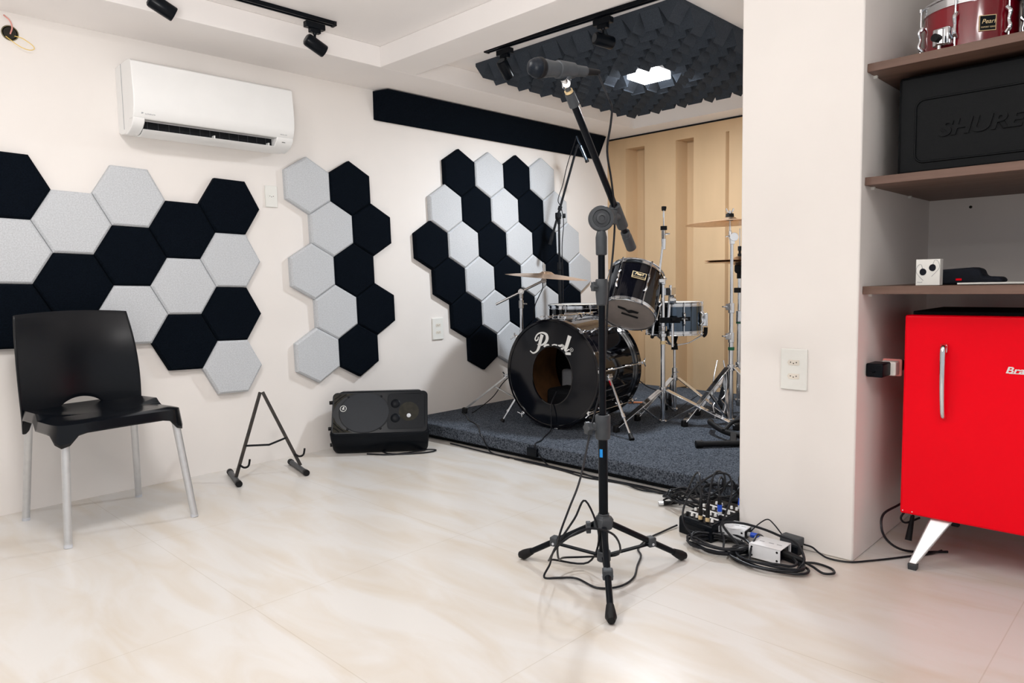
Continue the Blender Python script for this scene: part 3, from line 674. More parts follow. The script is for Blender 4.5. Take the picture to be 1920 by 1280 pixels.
def tripod(t, c, feet, zh, zl, rt_=.013, dbl=True, m='chrome', w_=.022, zmid=.45):
    c = V(c)
    obj('hub', G().cyl(Zv(c, zh-.02), Zv(c, zh+.02), rt_+.010, n=20).box(Zv(c, zh), (.055, .02, .022)), m, t, bev=.002)
    obj('lower_collar', G().cyl(Zv(c, zl-.012), Zv(c, zl+.012), rt_+.008, n=20), m, t, bev=.002)
    for f in feet:
        f = V(f); d = (f-Zv(c, f.z)).normalized(); s = V((-d.y, d.x, 0)); p0 = Zv(c, zh)+d*(rt_+.012); p1 = f+up*.03
        g = G()
        if dbl:
            for k in (-1, 1): g.bar(p0+s*k*.009, p1+s*k*.009, w_*.28, w_, up=s)
        else: g.bar(p0, p1, w_*.5, w_, up=s)
        l = obj('leg', g, m, t, bev=.0015)
        mid = lerp(p0, p1, zmid); g = G().bar(Zv(c, zl)+d*(rt_+.008), mid, .006, w_*.75, up=s)
        obj('brace', g, m, l, bev=.001)
        obj('rivet', G().cyl(mid-s*.018, mid+s*.018, .006, n=10), m, l)
        obj('rubber_foot', G().prism([p1+up*.012-d*.02+s*.016, p1+up*.012-d*.02-s*.016, p1+up*.012+d*.018-s*.016, p1+up*.012+d*.018+s*.016], V((0, 0, -(p1.z+.012-f.z)))+d*.004), 'rubber', l, bev=.006)
def wing(g, p, d, r=.005, L=.016):
    d = V(d).normalized(); x, y, _ = frame(d); q = p+d*L
    g.cyl(p, q, r*1.1, n=10); g.path([q-x*.018+d*.010, q-x*.006, q+x*.006, q+x*.018+d*.010], r*.8, 8); return g

# snare stand
t = thing('snare_stand', 'chrome tripod stand holding the dark chrome snare drum', 'drum stand', Zv(sc_, ZS))
obj('tube', G().cyl(Zv(sc_, ZS+.03), Zv(sc_, .40), .0135, n=20), 'chrome', t)
obj('upper_tube', G().cyl(Zv(sc_, .38), Zv(sc_, .60), .010, n=18), 'chrome', t)
obj('height_clamp', wing(G().cyl(Zv(sc_, .37), Zv(sc_, .43), .019, n=20), Zv(sc_, .40), (-.5, -.8, 0)), 'chrome', t, bev=.002)
obj('tilter', G().cyl(Zv(sc_, .555), Zv(sc_, .60), .024, .018, n=20).cyl(Zv(sc_, .60), Zv(sc_, .65), .012, .026, 16), 'black', t)
for an in (315, 75, 195):
    d = V((math.cos(R(an)), math.sin(R(an)), 0)); A_ = Zv(sc_, .585)+d*.015; B_ = Zv(sc_+d*.10, .600); C_ = Zv(sc_+d*.195, .652)
    o = obj('basket_arm', G().bar(A_, B_, .020, .008, up=(0, 0, 1)).bar(B_, C_, .018, .007), 'chrome', t, bev=.002)
    obj('grip', G().path([C_-up*.008, Zv(sc_+d*.212, .66), Zv(sc_+d*.216, .705)], .014, 12), 'rubber', o)
tripod(t, sc_, [(3.925, -1.292, ZS), (4.545, -1.150, ZS), (4.32, -1.72, ZS)], .36, .135, .0135)

# tom stand with clamp tube and bare cymbal arm
tc = V((3.994, -1.443, 0))
t = thing('tom_stand', 'chrome double braced stand in front of the snare, with a bare cymbal rod on top', 'drum stand', Zv(tc, ZS))
obj('tube', G().cyl(Zv(tc, ZS+.012), Zv(tc, .69), .0155, n=22), 'chrome', t)
obj('upper_tube', G().cyl(Zv(tc, .68), Zv(tc, 1.03), .0125, n=20), 'chrome', t)
obj('memory_clamp', G().cyl(Zv(tc, .665), Zv(tc, .69), .021, n=20).box(Zv(tc, .72)+_r2*.0, (.055, .03, .034)), 'chrome', t, bev=.003)
obj('brass_ring', G().cyl(Zv(tc, .618), Zv(tc, .640), .0185, n=20), 'gold', t, label='yellow brass ring around the tube')
obj('top_joint', G().cyl(Zv(tc, 1.005), Zv(tc, 1.045), .020, n=20).box(Zv(tc+V((-.018, .018, 0)), 1.03), (.06, .045, .026), Matrix.Rotation(R(-45), 3, 'Z')), 'chrome', t, bev=.004)
p0 = V((3.946, -1.393, .672)); p1 = V((3.996, -1.447, 1.30))
obj('boom_rod', G().cyl(p0, p1, .0075, n=14), 'chrome', t)
obj('rod_end_cap', G().ball(p0-up*.004, .0125), 'rubber', t)
q = V((3.997, -1.448, 1.30))
obj('tilter', wing(G().cyl(q-up*.07, q, .0125, .016, 18).bar(q-up*.005, q+up*.06, .022, .020), q+up*.03, (.71, -.70, 0), .006, .026), 'chrome', t, bev=.002)
obj('washer', G().cyl(q+up*.055, q+up*.08, .021, n=20), 'matte', t)
obj('cymbal_post', G().cyl(q+up*.08, q+up*.19, .0045, n=10).cyl(q+up*.135, q+up*.165, .0065, n=12), 'chrome', t)
obj('felt_nut', G().lathe(q+up*.178, (.12, 0, 1), [(0, 0), (.013, 0), (.016, .014), (.016, .026), (0, .028)], 18), 'rubber', t)
# tom arm to the drum
q0 = Zv(tc, .80)
obj('tom_arm', G().cyl(Zv(tc, .76)+V((.03, -.02, 0)), Zv(tc, 1.0)+V((.045, -.03, 0)), .010, n=16).cyl(Zv(tc, .95)+V((.045, -.03, 0)), Zv(tc, .95)+V((.03, .06, .0)), .010, n=14), 'chrome', t)
obj('ratchet', G().cyl(V((4.045, -1.495, .905)), V((4.025, -1.47, .905)), .030, n=26).cyl(V((4.052, -1.503, .905)), V((4.04, -1.49, .905)), .018, n=20).bx((4.00, -1.50, .935), (4.06, -1.45, .985)), 'chrome', t, bev=.003)
obj('clamp_block', G().bar(Zv(tc, .775)-_r2*.02, Zv(tc, .775)+_r2*.11, .04, .036).cyl(Zv(tc, .775)+_r2*.06-_f*.03, Zv(tc, .775)+_r2*.06-_f*.045, .011), 'black', t, bev=.003, label='black clamp block on the tube')
obj('hanging_rod', G().cyl(Zv(tc, .60)+_r2*.062, Zv(tc, .755)+_r2*.062, .0085, n=14), 'chrome', t)
tripod(t, tc, [(3.545, -1.395, ZS), (4.056, -1.925, ZS), (4.38, -1.22, ZS)], .318, .107, .0155, w_=.026)

# cymbals
def cymbal(name, label, c, nrm_, Rr, group=None):
    t = thing(name, label, 'cymbal', c, group); n = V(nrm_).normalized()
    pr_ = [(0, .020), (Rr*.05, .020), (Rr*.11, .017), (Rr*.17, .007), (Rr*.19, .003), (Rr*.4, -.002), (Rr*.7, -.010), (Rr*.98, -.020), (Rr, -.0215), (Rr*.98, -.0225), (Rr*.7, -.0125), (Rr*.4, -.0045), (Rr*.19, .0005), (Rr*.16, .005), (Rr*.1, .015), (0, .018)]
    obj('bowed_disc', G().lathe(c, n, pr_, 72, cap=False), 'bronze', t)
    return t
# left crash: stand, boom arm
lc = V((3.63, -.52, 0))
t = thing('boom_cymbal_stand', 'chrome boom cymbal stand left of the bass drum, one leg near the wall', 'cymbal stand', Zv(lc, ZS))
obj('tube', G().cyl(Zv(lc, ZS+.02), Zv(lc, .70), .0145, n=20), 'chrome', t)
obj('upper_tube', G().cyl(Zv(lc, .69), Zv(lc, .955), .0115, n=18), 'chrome', t)
obj('height_clamp', wing(G().cyl(Zv(lc, .855), Zv(lc, .91), .017, n=20), Zv(lc, .885), _r2, .006, .03), 'steel', t, bev=.002)
j = Zv(lc, .970)
obj('boom_joint', G().cyl(j-_f*.025, j+_f*.025, .021, n=24).cyl(j-_f*.034, j-_f*.025, .014, n=20).cyl(j-up*.045, j, .014), 'steel', t, bev=.002)
pe = V((3.742, -.634, 1.046)); ps = V((3.505, -.393, .885))
obj('boom_arm', G().cyl(ps, pe, .0085, n=14), 'steel', t)
obj('tilter', wing(G().cyl(pe-_f*.02, pe+_f*.02, .019, n=22).cyl(pe, pe+up*.03, .010), pe-_f*.02, -_f, .004, .012), 'steel', t, bev=.002)
obj('cymbal_post', G().cyl(pe+up*.02, pe+up*.125, .005, n=10).cyl(pe+up*.09, pe+up*.112, .008, n=12), 'steel', t)
tripod(t, lc, [(3.383, -.177, ZS), (3.98, -.28, ZS), (3.62, -.80, ZS)], .44, .20, .0145, dbl=False, m='steel', w_=.026, zmid=.45)
cymbal('crash_cymbal', 'bronze cymbal on a boom stand in front of the wall panels, above the floor tom', V((3.757, -.650, 1.090)), (.035, -.095, 1), .292)
# right crash
rc = V((4.268, -1.781, 0))
t = thing('cymbal_stand', 'tall straight chrome cymbal stand beside the pillar edge, with green tape', 'cymbal stand', Zv(rc, ZS))
obj('tube', G().cyl(Zv(rc, ZS+.01), Zv(rc, .64), .0160, n=22), 'chrome', t)
obj('middle_tube', G().cyl(Zv(rc, .63), Zv(rc, .86), .0135, n=20), 'chrome', t)
obj('upper_tube', G().cyl(Zv(rc, .85), Zv(rc, 1.27), .0105, n=18), 'chrome', t)
for z_ in (.655, .845): obj('height_clamp', wing(G().cyl(Zv(rc, z_-.03), Zv(rc, z_+.035), .0205, n=20).bx((rc.x-.03, rc.y-.01, z_-.01), (rc.x, rc.y+.025, z_+.03)), Zv(rc, z_+.01), -_r2, .006, .045), 'chrome', t, bev=.003)
obj('green_tape', G().cyl(Zv(rc, .575), Zv(rc, .595), .020, n=20), 'green', t, label='green tape wrapped around the tube')
q = Zv(rc, 1.30)
obj('tilter', wing(G().cyl(q+_r2*.010-_f*.014, q+_r2*.010+_f*.014, .028, n=24).bar(q-up*.045+_r2*.002, q+up*.0, .028, .026).cyl(q-_r2*.01, q+up*.04-_r2*.012, .012, .009), q-_r2*.012+up*.005, -_r2, .005, .014), 'chrome', t, bev=.003)
cq = V((4.258, -1.770, 1.408))
obj('cymbal_post', G().cyl(q+up*.02-_r2*.012, cq+up*.06, .0062, n=12), 'chrome', t)
obj('felt_washer', G().cyl(cq+up*.020, cq+up*.040, .026, .024, 22), 'matte', t)
obj('cup_washer', G().cyl(cq-up*.004, cq+up*.013, .022, n=20), 'matte', t)
obj('wing_nut', G().path([cq+up*.072-_r2*.024, cq+up*.045-_r2*.010, cq+up*.045+_r2*.010, cq+up*.072+_r2*.024], .0055), 'chrome', t)
tripod(t, rc, [(3.955, -1.628, ZS), (4.55, -1.55, ZS), (4.30, -2.18, ZS)], .463, .115, .016, w_=.030)
cymbal('ride_cymbal', 'bronze cymbal seen from below on the tall stand, cut off by the pillar', cq, (-.01, .02, 1), .275)
# hi-hat
hc_ = V((4.60, -1.668, 0))
t = thing('hi_hat_stand', 'chrome hi-hat stand right behind the tall cymbal stand, partly hidden by the pillar', 'cymbal stand', Zv(hc_, ZS))
obj('tube', G().cyl(Zv(hc_, ZS+.05), Zv(hc_, .78), .0155, n=20), 'chrome', t)
obj('upper_tube', G().cyl(Zv(hc_, .77), Zv(hc_, 1.075), .0115, n=18), 'chrome', t)
obj('height_clamp', G().cyl(Zv(hc_, .74), Zv(hc_, .815), .023, .021, 20), 'chrome', t, bev=.003)
obj('green_tape', G().cyl(Zv(hc_, .726), Zv(hc_, .738), .021, n=20), 'green', t, label='green tape ring')
obj('black_band', G().bar(Zv(hc_, .955)-_r2*.035, Zv(hc_, .955)+_r2*.04, .03, .034), 'rubber', t, bev=.004)
obj('pull_rod', G().cyl(Zv(hc_, 1.06), Zv(hc_, 1.375), .0040, n=10), 'chrome', t)
obj('clutch', wing(G().cyl(Zv(hc_, 1.185), Zv(hc_, 1.205), .014, n=18).cyl(Zv(hc_, 1.20), Zv(hc_, 1.225), .008).cyl(Zv(hc_, 1.225), Zv(hc_, 1.255), .013), Zv(hc_, 1.24), _r2, .005, .022), 'matte', t)
obj('lower_seat', G().lathe(Zv(hc_, 1.035), up, [(0, 0), (.018, 0), (.018, .035), (.028, .040), (.034, .052), (.034, .088), (.026, .094), (0, .094)], 24), 'matte', t)
tripod(t, hc_, [(4.34, -1.50, ZS), (4.98, -1.52, ZS), (4.64, -2.05, ZS)], .44, .19, .0155, dbl=True, w_=.024)
for s_ in (-1, 1):
    P = [Zv(hc_, .50)+V((-.30, -.02, 0))+_r2*s_*.02, Zv(hc_, .36)+V((-.32, -.03, 0))+_r2*s_*.045, Zv(hc_, .27)+V((-.33, -.03, 0))+_r2*s_*.035, Zv(hc_, .24)+V((-.33, -.03, 0))+_r2*s_*.012,
         Zv(hc_, .20)+V((-.33, -.03, 0))+_r2*s_*.040, Zv(hc_, ZS+.012)+V((-.36, -.04, 0))+_r2*s_*.02]
    obj('wire_frame', G().path(P, .0045, 8, 3), 'chrome', t)
o = cymbal('hi_hat_cymbal', 'lower cymbal of the hi-hat pair behind the tall stand, seen edge-on', V((4.60, -1.668, 1.138)), (0, 0, -1), .235, 'hi-hat cymbals')
o = cymbal('hi_hat_cymbal', 'upper cymbal of the hi-hat pair behind the tall stand, with its domed bell', V((4.60, -1.668, 1.168)), (0, 0, 1), .235, 'hi-hat cymbals')

# black tube stand lying low at the pillar edge
t = thing('folded_floor_stand', 'black tubular floor stand low on the stage carpet beside the pillar', 'stand', (3.75, -2.15, ZS))
obj('base_tube', G().cyl((3.498, -1.985, ZS+.020), (3.735, -2.215, ZS+.020), .0165, n=18), 'rubber', t)
obj('end_cap', G().cyl((3.487, -1.975, ZS+.021), (3.515, -2.002, ZS+.021), .0205, n=18), 'rubber', t)
obj('curved_tube', G().path([(3.98, -1.80, ZS+.05), (3.86, -1.86, ZS+.07), (3.78, -1.98, ZS+.05), (3.74, -2.10, ZS+.045), (3.72, -2.22, ZS+.05)], .0165, 14), 'rubber', t)
obj('loop_tube', G().path([(3.76, -2.00, ZS+.055), (3.86, -2.02, ZS+.10), (3.90, -2.12, ZS+.10), (3.86, -2.24, ZS+.09)], .012, 12), 'rubber', t)
obj('strut', G().bar((3.74, -2.07, ZS+.05), (3.64, -2.12, ZS+.02), .035, .02), 'rubber', t, bev=.004)

# overhead microphone on a stand behind the floor tom
mc = V((4.352, -.262, 0))
t = thing('overhead_microphone_stand', 'thin black boom stand with a pencil microphone behind the left cymbal', 'microphone stand', Zv(mc, ZS))
obj('pole', G().cyl(Zv(mc, ZS+.02), Zv(mc, 1.16), .0125, n=16).cyl(Zv(mc, 1.15), Zv(mc, 1.53), .0085, n=14), 'matte', t)
obj('pole_collar', G().cyl(Zv(mc, 1.13), Zv(mc, 1.19), .018, n=18), 'matte', t)
obj('top_sleeve', G().cyl(Zv(mc, 1.49), Zv(mc, 1.545), .0125, n=16), 'matte', t)
j = Zv(mc, 1.555); ph = V((4.455, -.366, 2.08)); plo = V((4.300, -.208, 1.33))
obj('boom_joint', G().cyl(j-_f*.02, j+_f*.02, .020, n=20).box(j-_r2*.006, (.035, .035, .05)), 'matte', t, bev=.003)
obj('joint_knob', G().cyl(j+_r2*.028, j+_r2*.052, .018, n=14), 'matte', t)
j2 = lerp(plo, ph, .32)
obj('boom_arm', G().cyl(plo, ph, .0095, n=14).cyl(plo, lerp(plo, ph, .12), .0145, n=14), 'matte', t)
obj('cable_clip', G().cyl(lerp(plo, ph, .36), lerp(plo, ph, .40), .016, n=12), 'matte', t)
obj('mic_clip', G().cyl(ph, ph+V((.01, -.01, .025)), .014, n=14), 'matte', t)
for an in (100, 10, 215):
    d = V((math.cos(R(an)), math.sin(R(an)), 0)); k_ = .22
    l = obj('leg', G().cyl(Zv(mc, .30), Zv(mc+d*k_, ZS+.012), .008, n=12), 'matte', t)
    obj('rubber_foot', G().ball(Zv(mc+d*k_, ZS+.013), .013), 'rubber', l)
m0 = V((4.455, -.366, 2.172)); m1 = V((4.509, -.422, 1.985)); md = (m1-m0).normalized()
t = thing('pencil_microphone', 'slim dark metal pencil microphone at the tip of the thin boom stand', 'microphone', m1)
obj('body', G().cyl(lerp(m0, m1, .42), m1, .0135, n=20), 'bluesteel', t)
obj('capsule', G().cyl(m0, lerp(m0, m1, .42), .0065, .0085, 18), 'bluesteel', t)
obj('plug', G().cyl(m1, m1+md*.018, .0155, n=18), 'rubber', t)
o = obj('overhead_microphone_cable', G().path([m0+V((-.0, .0, -.0)), V((4.40, -.315, 1.95)), V((4.372, -.29, 1.80)), V((4.345, -.262, 1.68)), V((4.365, -.275, 1.62)), V((4.375, -.29, 1.5)), V((4.362, -.282, 1.3)), V((4.372, -.280, 1.0)), V((4.38, -.255, .5)), V((4.42, -.20, ZS+.01)), V((4.6, -.15, ZS+.006))], .0035, 7), 'cable')
tag(o, 'thin black cable hanging beside the overhead boom behind the cymbal', 'cable')

# ------------------------------------------------------------------ microphone stand in the middle
mp_ = V((1.943, -2.503, 0))
t = thing('microphone_stand', 'tall black tripod boom microphone stand in the middle of the floor', 'microphone stand', mp_)
obj('lower_pole', G().cyl(Zv(mp_, .075), Zv(mp_, .56), .0162, n=24), 'satin', t)
obj('upper_pole', G().cyl(Zv(mp_, .54), Zv(mp_, 1.15), .0118, n=22), 'satin', t)
obj('blue_sticker', G().prism([Zv(mp_, .435)+V((math.cos(a_), math.sin(a_), 0))*q_ for q_, al in ((.0163, (0, 1, 2, 3)), (.0170, (3, 2, 1, 0))) for a_ in [math.atan2(-.62, -.785)-.75+k_*.22 for k_ in al]], (0, 0, .028)), 'bluetape', t, label='small bright blue sticker')
def starknob(c, d, r=.018, L=.014):
    d = V(d).normalized(); x, y, _ = frame(d); c = V(c)
    pts = [c+(x*math.cos(2*PI*i/30)+y*math.sin(2*PI*i/30))*(r*(1+.16*math.cos(6*2*PI*i/30))) for i in range(30)]
    return G().prism(pts, d*L)
lft = -_r2.copy(); lft.z = 0; lft.normalize()
k = obj('height_clamp', G().lathe(Zv(mp_, .495), up, [(.021, 0), (.0255, .004), (.0265, .05), (.0265, .082), (.024, .086), (.018, .086), (.018, 0)], 28, cap=False, closed=True).bar(Zv(mp_, .54)+lft*.02, Zv(mp_, .54)+lft*.045, .024, .024), 'grey', t, bev=.002)
o = obj('clamp_knob', starknob(Zv(mp_, .535)+lft*.042, lft-_f*.4, .021, .018), 'grey', k, bev=.002)
obj('upper_sleeve', G().lathe(Zv(mp_, .955), up, [(.013, 0), (.018, .004), (.021, .04), (.0215, .085), (.019, .09), (.012, .09)], 24), 'grey', t)
obj('sleeve_knob', starknob(Zv(mp_, 1.02)+lft*.016, lft-_f*.3, .016, .018), 'grey', t, bev=.002)
obj('top_sleeve', G().lathe(Zv(mp_, 1.125), up, [(.016, 0), (.019, .003), (.0195, .06), (.016, .075), (.012, .085)], 24), 'grey', t)
dc = V((1.972, -2.476, 1.248))
nd = (-_f).copy(); nd.z = 0; nd.normalize(); dc = Zv(mp_, 1.247)
dk = obj('pivot_disc', G().lathe(dc-nd*.014, nd, [(0, 0), (.040, 0), (.043, .004), (.043, .024), (.040, .029), (.030, .030), (.028, .024), (.018, .024), (.0175, .034), (.010, .036), (.009, .031), (0, .031)], 40), 'grey', t)
bl = V((2.163, -2.469, 1.161)); bt_ = lerp(bl, V((1.675, -2.573, 1.637)), .925); bj = V((1.990, -2.500, 1.300))
ud = (bt_-bl).normalized()
def onb(k): return lerp(bl, bt_, k)
kj = (bj-bl).dot(ud)/(bt_-bl).length
obj('boom_arm', G().cyl(onb(.02), bt_, .0112, n=22), 'satin', t)
jb = onb(.235)
obj('boom_clamp', G().cyl(onb(.15), onb(.31), .0195, n=24).cyl(jb, jb*.35+dc*.65, .017, n=18).box((jb+dc)/2, (.05, .03, .05)), 'grey', t, bev=.003)
obj('boom_grip', G().cyl(bl-ud*.01, onb(.085), .0185, .0175, 22).cyl(onb(.05), onb(.115), .0165, n=22), 'grey', t, bev=.002)
obj('boom_tip', G().cyl(onb(.94), bt_+ud*.006, .0165, .015, 22).cyl(bt_, bt_+ud*.03, .009, n=16), 'grey', t)
obj('threaded_collar', G().cyl(bt_+ud*.008, bt_+ud*.016, .013, n=18), 'gold', t, label='thin brass collar')
cb = bt_+ud*.035
obj('swivel', G().cyl(cb-nd*.012, cb+nd*.012, .012, n=20).cyl(cb, cb+ud*.02, .010, n=16), 'chrome', t)
hub = Zv(mp_, .205)
obj('hub', G().lathe(Zv(mp_, .178), up, [(.024, 0), (.036, .008), (.038, .03), (.030, .042), (.022, .046), (.022, .056), (.017, .056), (.017, 0)], 6, cap=False, closed=True), 'grey', t, bev=.002)
obj('hub_knob', starknob(Zv(mp_, .185)+lft*.045+_f*.0, lft, .019, .016), 'grey', t, bev=.002)
lc_ = obj('lower_collar', G().cyl(Zv(mp_, .065), Zv(mp_, .10), .024, n=20), 'grey', t, bev=.002)
for f in ((1.879, -2.171), (2.267, -2.622), (1.688, -2.722)):
    f = V((f[0], f[1], 0)); d = (f-mp_).normalized(); s = V((-d.y, d.x, 0)); p0 = Zv(mp_+d*.034, .190); p1 = Zv(f, .016)
    l = obj('leg', G().cyl(p0, lerp(p0, p1, .93), .0108, n=18), 'satin', t)
    obj('foot_tip', G().path([lerp(p0, p1, .86), lerp(p0, p1, .93), lerp(p0, p1, .98), p1+d*.012], lambda k: (.0125, .0165, .0185, .012)[min(3, int(k*3.99))], 18, 1), 'rubber', l)
    mid = lerp(p0, p1, .53)
    obj('leg_joint', G().box(mid, (.030, .034, .034), Matrix((d, s, up)).transposed()), 'grey', l, bev=.004)
    for e in (-1, 1): obj('rivet', G().cyl(mid+s*e*.017-up*.006, mid+s*e*.019-up*.006, .0045, n=12), 'lgrey', l)
    obj('brace', G().bar(Zv(mp_+d*.024, .082), mid-up*.008, .006, .017, up=s), 'satin', l, bev=.001)
# microphone on it
m0 = V((1.498, -2.595, 1.632)); m1 = V((1.734, -2.632, 1.656)); md = (m1-m0).normalized(); ml = (m1-m0).length
# keep the capsule close to the clip: real vocal microphone length
t = thing('vocal_microphone', 'black handheld vocal microphone clipped on the boom of the front stand', 'microphone', cb+up*.05)
mcen = cb+up*.043-md*.005
A0 = mcen-md*.135; A1 = mcen+md*.085
obj('body', G().lathe(A0, md, [(.012, .045), (.0265, .050), (.0262, .062), (.0245, .070), (.0215, .11), (.018, .16), (.0155, .205), (.0150, .22), (.010, .22)], 30), 'grey', t)
obj('grille', G().lathe(A0, md, [(0, 0), (.014, .002), (.022, .008), (.0272, .020), (.0290, .034), (.0282, .047), (.0265, .050), (.01, .050)], 30), 'glass', t)
obj('grille_band', G().lathe(A0, md, [(.0292, .030), (.0302, .032), (.0302, .042), (.0292, .044), (.027, .044), (.027, .030)], 30, cap=False, closed=True), 'rubber', t)
obj('plug', G().cyl(A1-md*.004, A1+md*.055, .0125, .0085, 18), 'rubber', t)
T_ms = [o for o in COL.objects if o.name == 'microphone_stand'][0]
obj('microphone_clip', G().lathe(A0+md*.105, md, [(.0235, 0), (.0265, .002), (.0225, .065), (.0195, .066)], 24).cyl(cb, cb+up*.024+md*.004, .011, .014, 14), 'grey', T_ms, bev=.001)
# its cable
P = [A1+md*.05, (1.815, -2.630, 1.598), (1.848, -2.620, 1.575), (1.868, -2.60, 1.53), (1.892, -2.568, 1.455), (1.960, -2.535, 1.365), (2.028, -2.497, 1.262), (2.046, -2.476, 1.143), (2.006, -2.482, .976), (1.975, -2.485, .719),
     (1.915, -2.475, .539), (1.815, -2.505, .385), (1.75, -2.51, .30), (1.715, -2.50, .225), (1.735, -2.47, .16), (1.80, -2.42, .09), (1.90, -2.36, .05), (1.98, -2.40, .04), (1.95, -2.56, .10), (1.87, -2.60, .20), (1.78, -2.56, .235), (1.72, -2.50, .19),
     (1.74, -2.43, .11), (1.84, -2.36, .06), (1.96, -2.42, .03), (1.92, -2.50, .16), (1.885, -2.47, .285), (1.86, -2.44, .22), (1.80, -2.40, .12), (1.82, -2.36, .05), (1.80, -2.35, .006), (1.83, -2.39, .006), (1.868, -2.44, .006),
     (1.855, -2.54, .006), (1.913, -2.59, .006), (2.004, -2.585, .006), (2.10, -2.535, .006), (2.19, -2.49, .006), (2.245, -2.44, .006), (2.357, -2.411, .006), (2.455, -2.411, .006), (2.56, -2.42, .01)]
o = obj('microphone_cable', G().path(P, .0037, 8, 6), 'cable'); tag(o, 'thin black cable running from the vocal microphone down the front stand to the mixer', 'cable')

# ------------------------------------------------------------------ mixer, DI boxes, coils
md_ = V((.985, -.17, 0)).normalized(); ms_ = V((md_.y, -md_.x, 0))      # depth (away), side (to the right)
if ms_.dot(_r2) < 0: ms_ = -ms_
mo = V((2.515, -2.455, 0))
def mx(a, b, z): return mo+ms_*a+md_*b+V((0, 0, z))
t = thing('audio_mixer', 'small black audio mixer on the floor full of plugged cables beside the pillar', 'audio mixer', mx(.08, .12, 0))
secm = [(0, 0), (0, .062), (.008, .070), (.24, .095), (.25, .09), (.25, 0)]
obj('body', G().prism([mx(0, b, z) for b, z in secm], ms_*.165), 'satin', t, bev=.004)
obj('front_recess', G().bx((0, 0, 0), (.001, .001, .001)).v and G().box(mx(.085, -.0005, .034), (.003, .10, .026), Matrix((md_, ms_, up)).transposed()), 'matte', t)
obj('front_highlight', G().bar(mx(.045, -.003, .026), mx(.115, -.003, .026), .004, .003), 'grey', t)
rnd = random.Random(5)
for i in range(6):
    for j_ in range(4):
        a = .020+i*.025; b = .03+j_*.052; z = .072+b*.105
        k_ = obj('knob', G().cyl(mx(a, b, z), mx(a, b, z+.011), .0065, .0050, 12), 'ink_w' if (i+j_) % 3 else 'rubber', t)
for j_ in range(3):
    obj('panel_strip', G().bar(mx(.012, .056+j_*.052, .0795+j_*.0055), mx(.155, .056+j_*.052, .0795+j_*.0055), .003, .008, up=md_), 'ink_w', t)
def jack(nm, a, b, lab, tape, h=.07, lean=(0, 0, 1), top=None):
    z = .074+b*.105; p = mx(a, b, z); d = V(lean).normalized()
    t2 = thing(nm, lab, 'cable', p, 'cables plugged into the mixer')
    obj('metal_plug', G().cyl(p, p+d*.018, .0085, n=16), 'lgrey' if tape else 'gold', t2)
    q = p+d*.016
    if tape: obj('blue_sleeve', G().cyl(q, q+d*.028, .0095, n=16), 'blue', t2); q = q+d*.026
    obj('plug_barrel', G().cyl(q, q+d*h*.7, .0088, .0065, 16), 'rubber', t2)
    e = q+d*h*.7; P = [q+d*.02, e]+[V(w_) for w_ in top]
    obj('cord', G().path(P, .0042, 8), 'cable', t2)
jack('jack_cable', .095, .02, 'black cable plugged upright into the mixer, left of the two front plugs', False, .10, (.05, 0, 1), [(2.60, -2.50, .235), (2.66, -2.44, .20), (2.74, -2.36, .10), (2.78, -2.30, .02)])
jack('jack_cable', .130, .02, 'black cable plugged upright into the mixer, right of the two front plugs', False, .11, (.08, .0, 1), [(2.62, -2.56, .245), (2.70, -2.56, .22), (2.80, -2.50, .12), (2.84, -2.40, .02)])
jack('patch_cable', .128, .10, 'black cable with a blue sleeve plugged into the middle of the mixer', True, .05, (.0, .02, 1), [(2.63, -2.57, .20), (2.69, -2.55, .21), (2.80, -2.50, .15), (2.86, -2.42, .02)])
jack('patch_cable', .150, .20, 'black cable with a blue sleeve at the rear right corner of the mixer', True, .05, (.1, -.05, 1), [(2.75, -2.60, .20), (2.83, -2.58, .20), (2.93, -2.54, .12), (2.93, -2.46, .02)])
def di(nm, lab, o_, ax, w_, d_, h_, z0):
    ax = V(ax).normalized(); bx2 = V((-ax.y, ax.x, 0)); mm = Matrix((ax, bx2, up)).transposed(); c = V(o_)
    t2 = thing(nm, lab, 'direct box', Zv(c, z0), 'white signal boxes')
    th = .004
    g = G().box(Zv(c, z0+h_-th/2), (w_, d_, th), mm).box(Zv(c, z0+h_/2)-bx2*(d_/2-th/2), (w_, th, h_), mm).box(Zv(c, z0+h_/2)+bx2*(d_/2-th/2), (w_, th, h_), mm)
    obj('housing', g, 'case_w', t2, bev=.002)
    obj('inner_box', G().box(Zv(c, z0+h_/2-.001), (w_-.018, d_-.01, h_-.008), mm), 'black', t2)
    for a, b in ((-.4, .3), (.4, .3), (-.4, -.3), (.4, -.3)): obj('screw', G().cyl(Zv(c, z0+h_*(.5+b))+ax*w_*a-bx2*(d_/2), Zv(c, z0+h_*(.5+b))+ax*w_*a-bx2*(d_/2+.001), .004, n=12), 'rubber', t2)
    for k in (-.25, .05, .3): obj('top_print', G().box(Zv(c, z0+h_+.0002)+ax*w_*k, (.018, .006 if k else .004, .0005), mm), 'ink_g', t2)
    return t2, ax, bx2, mm
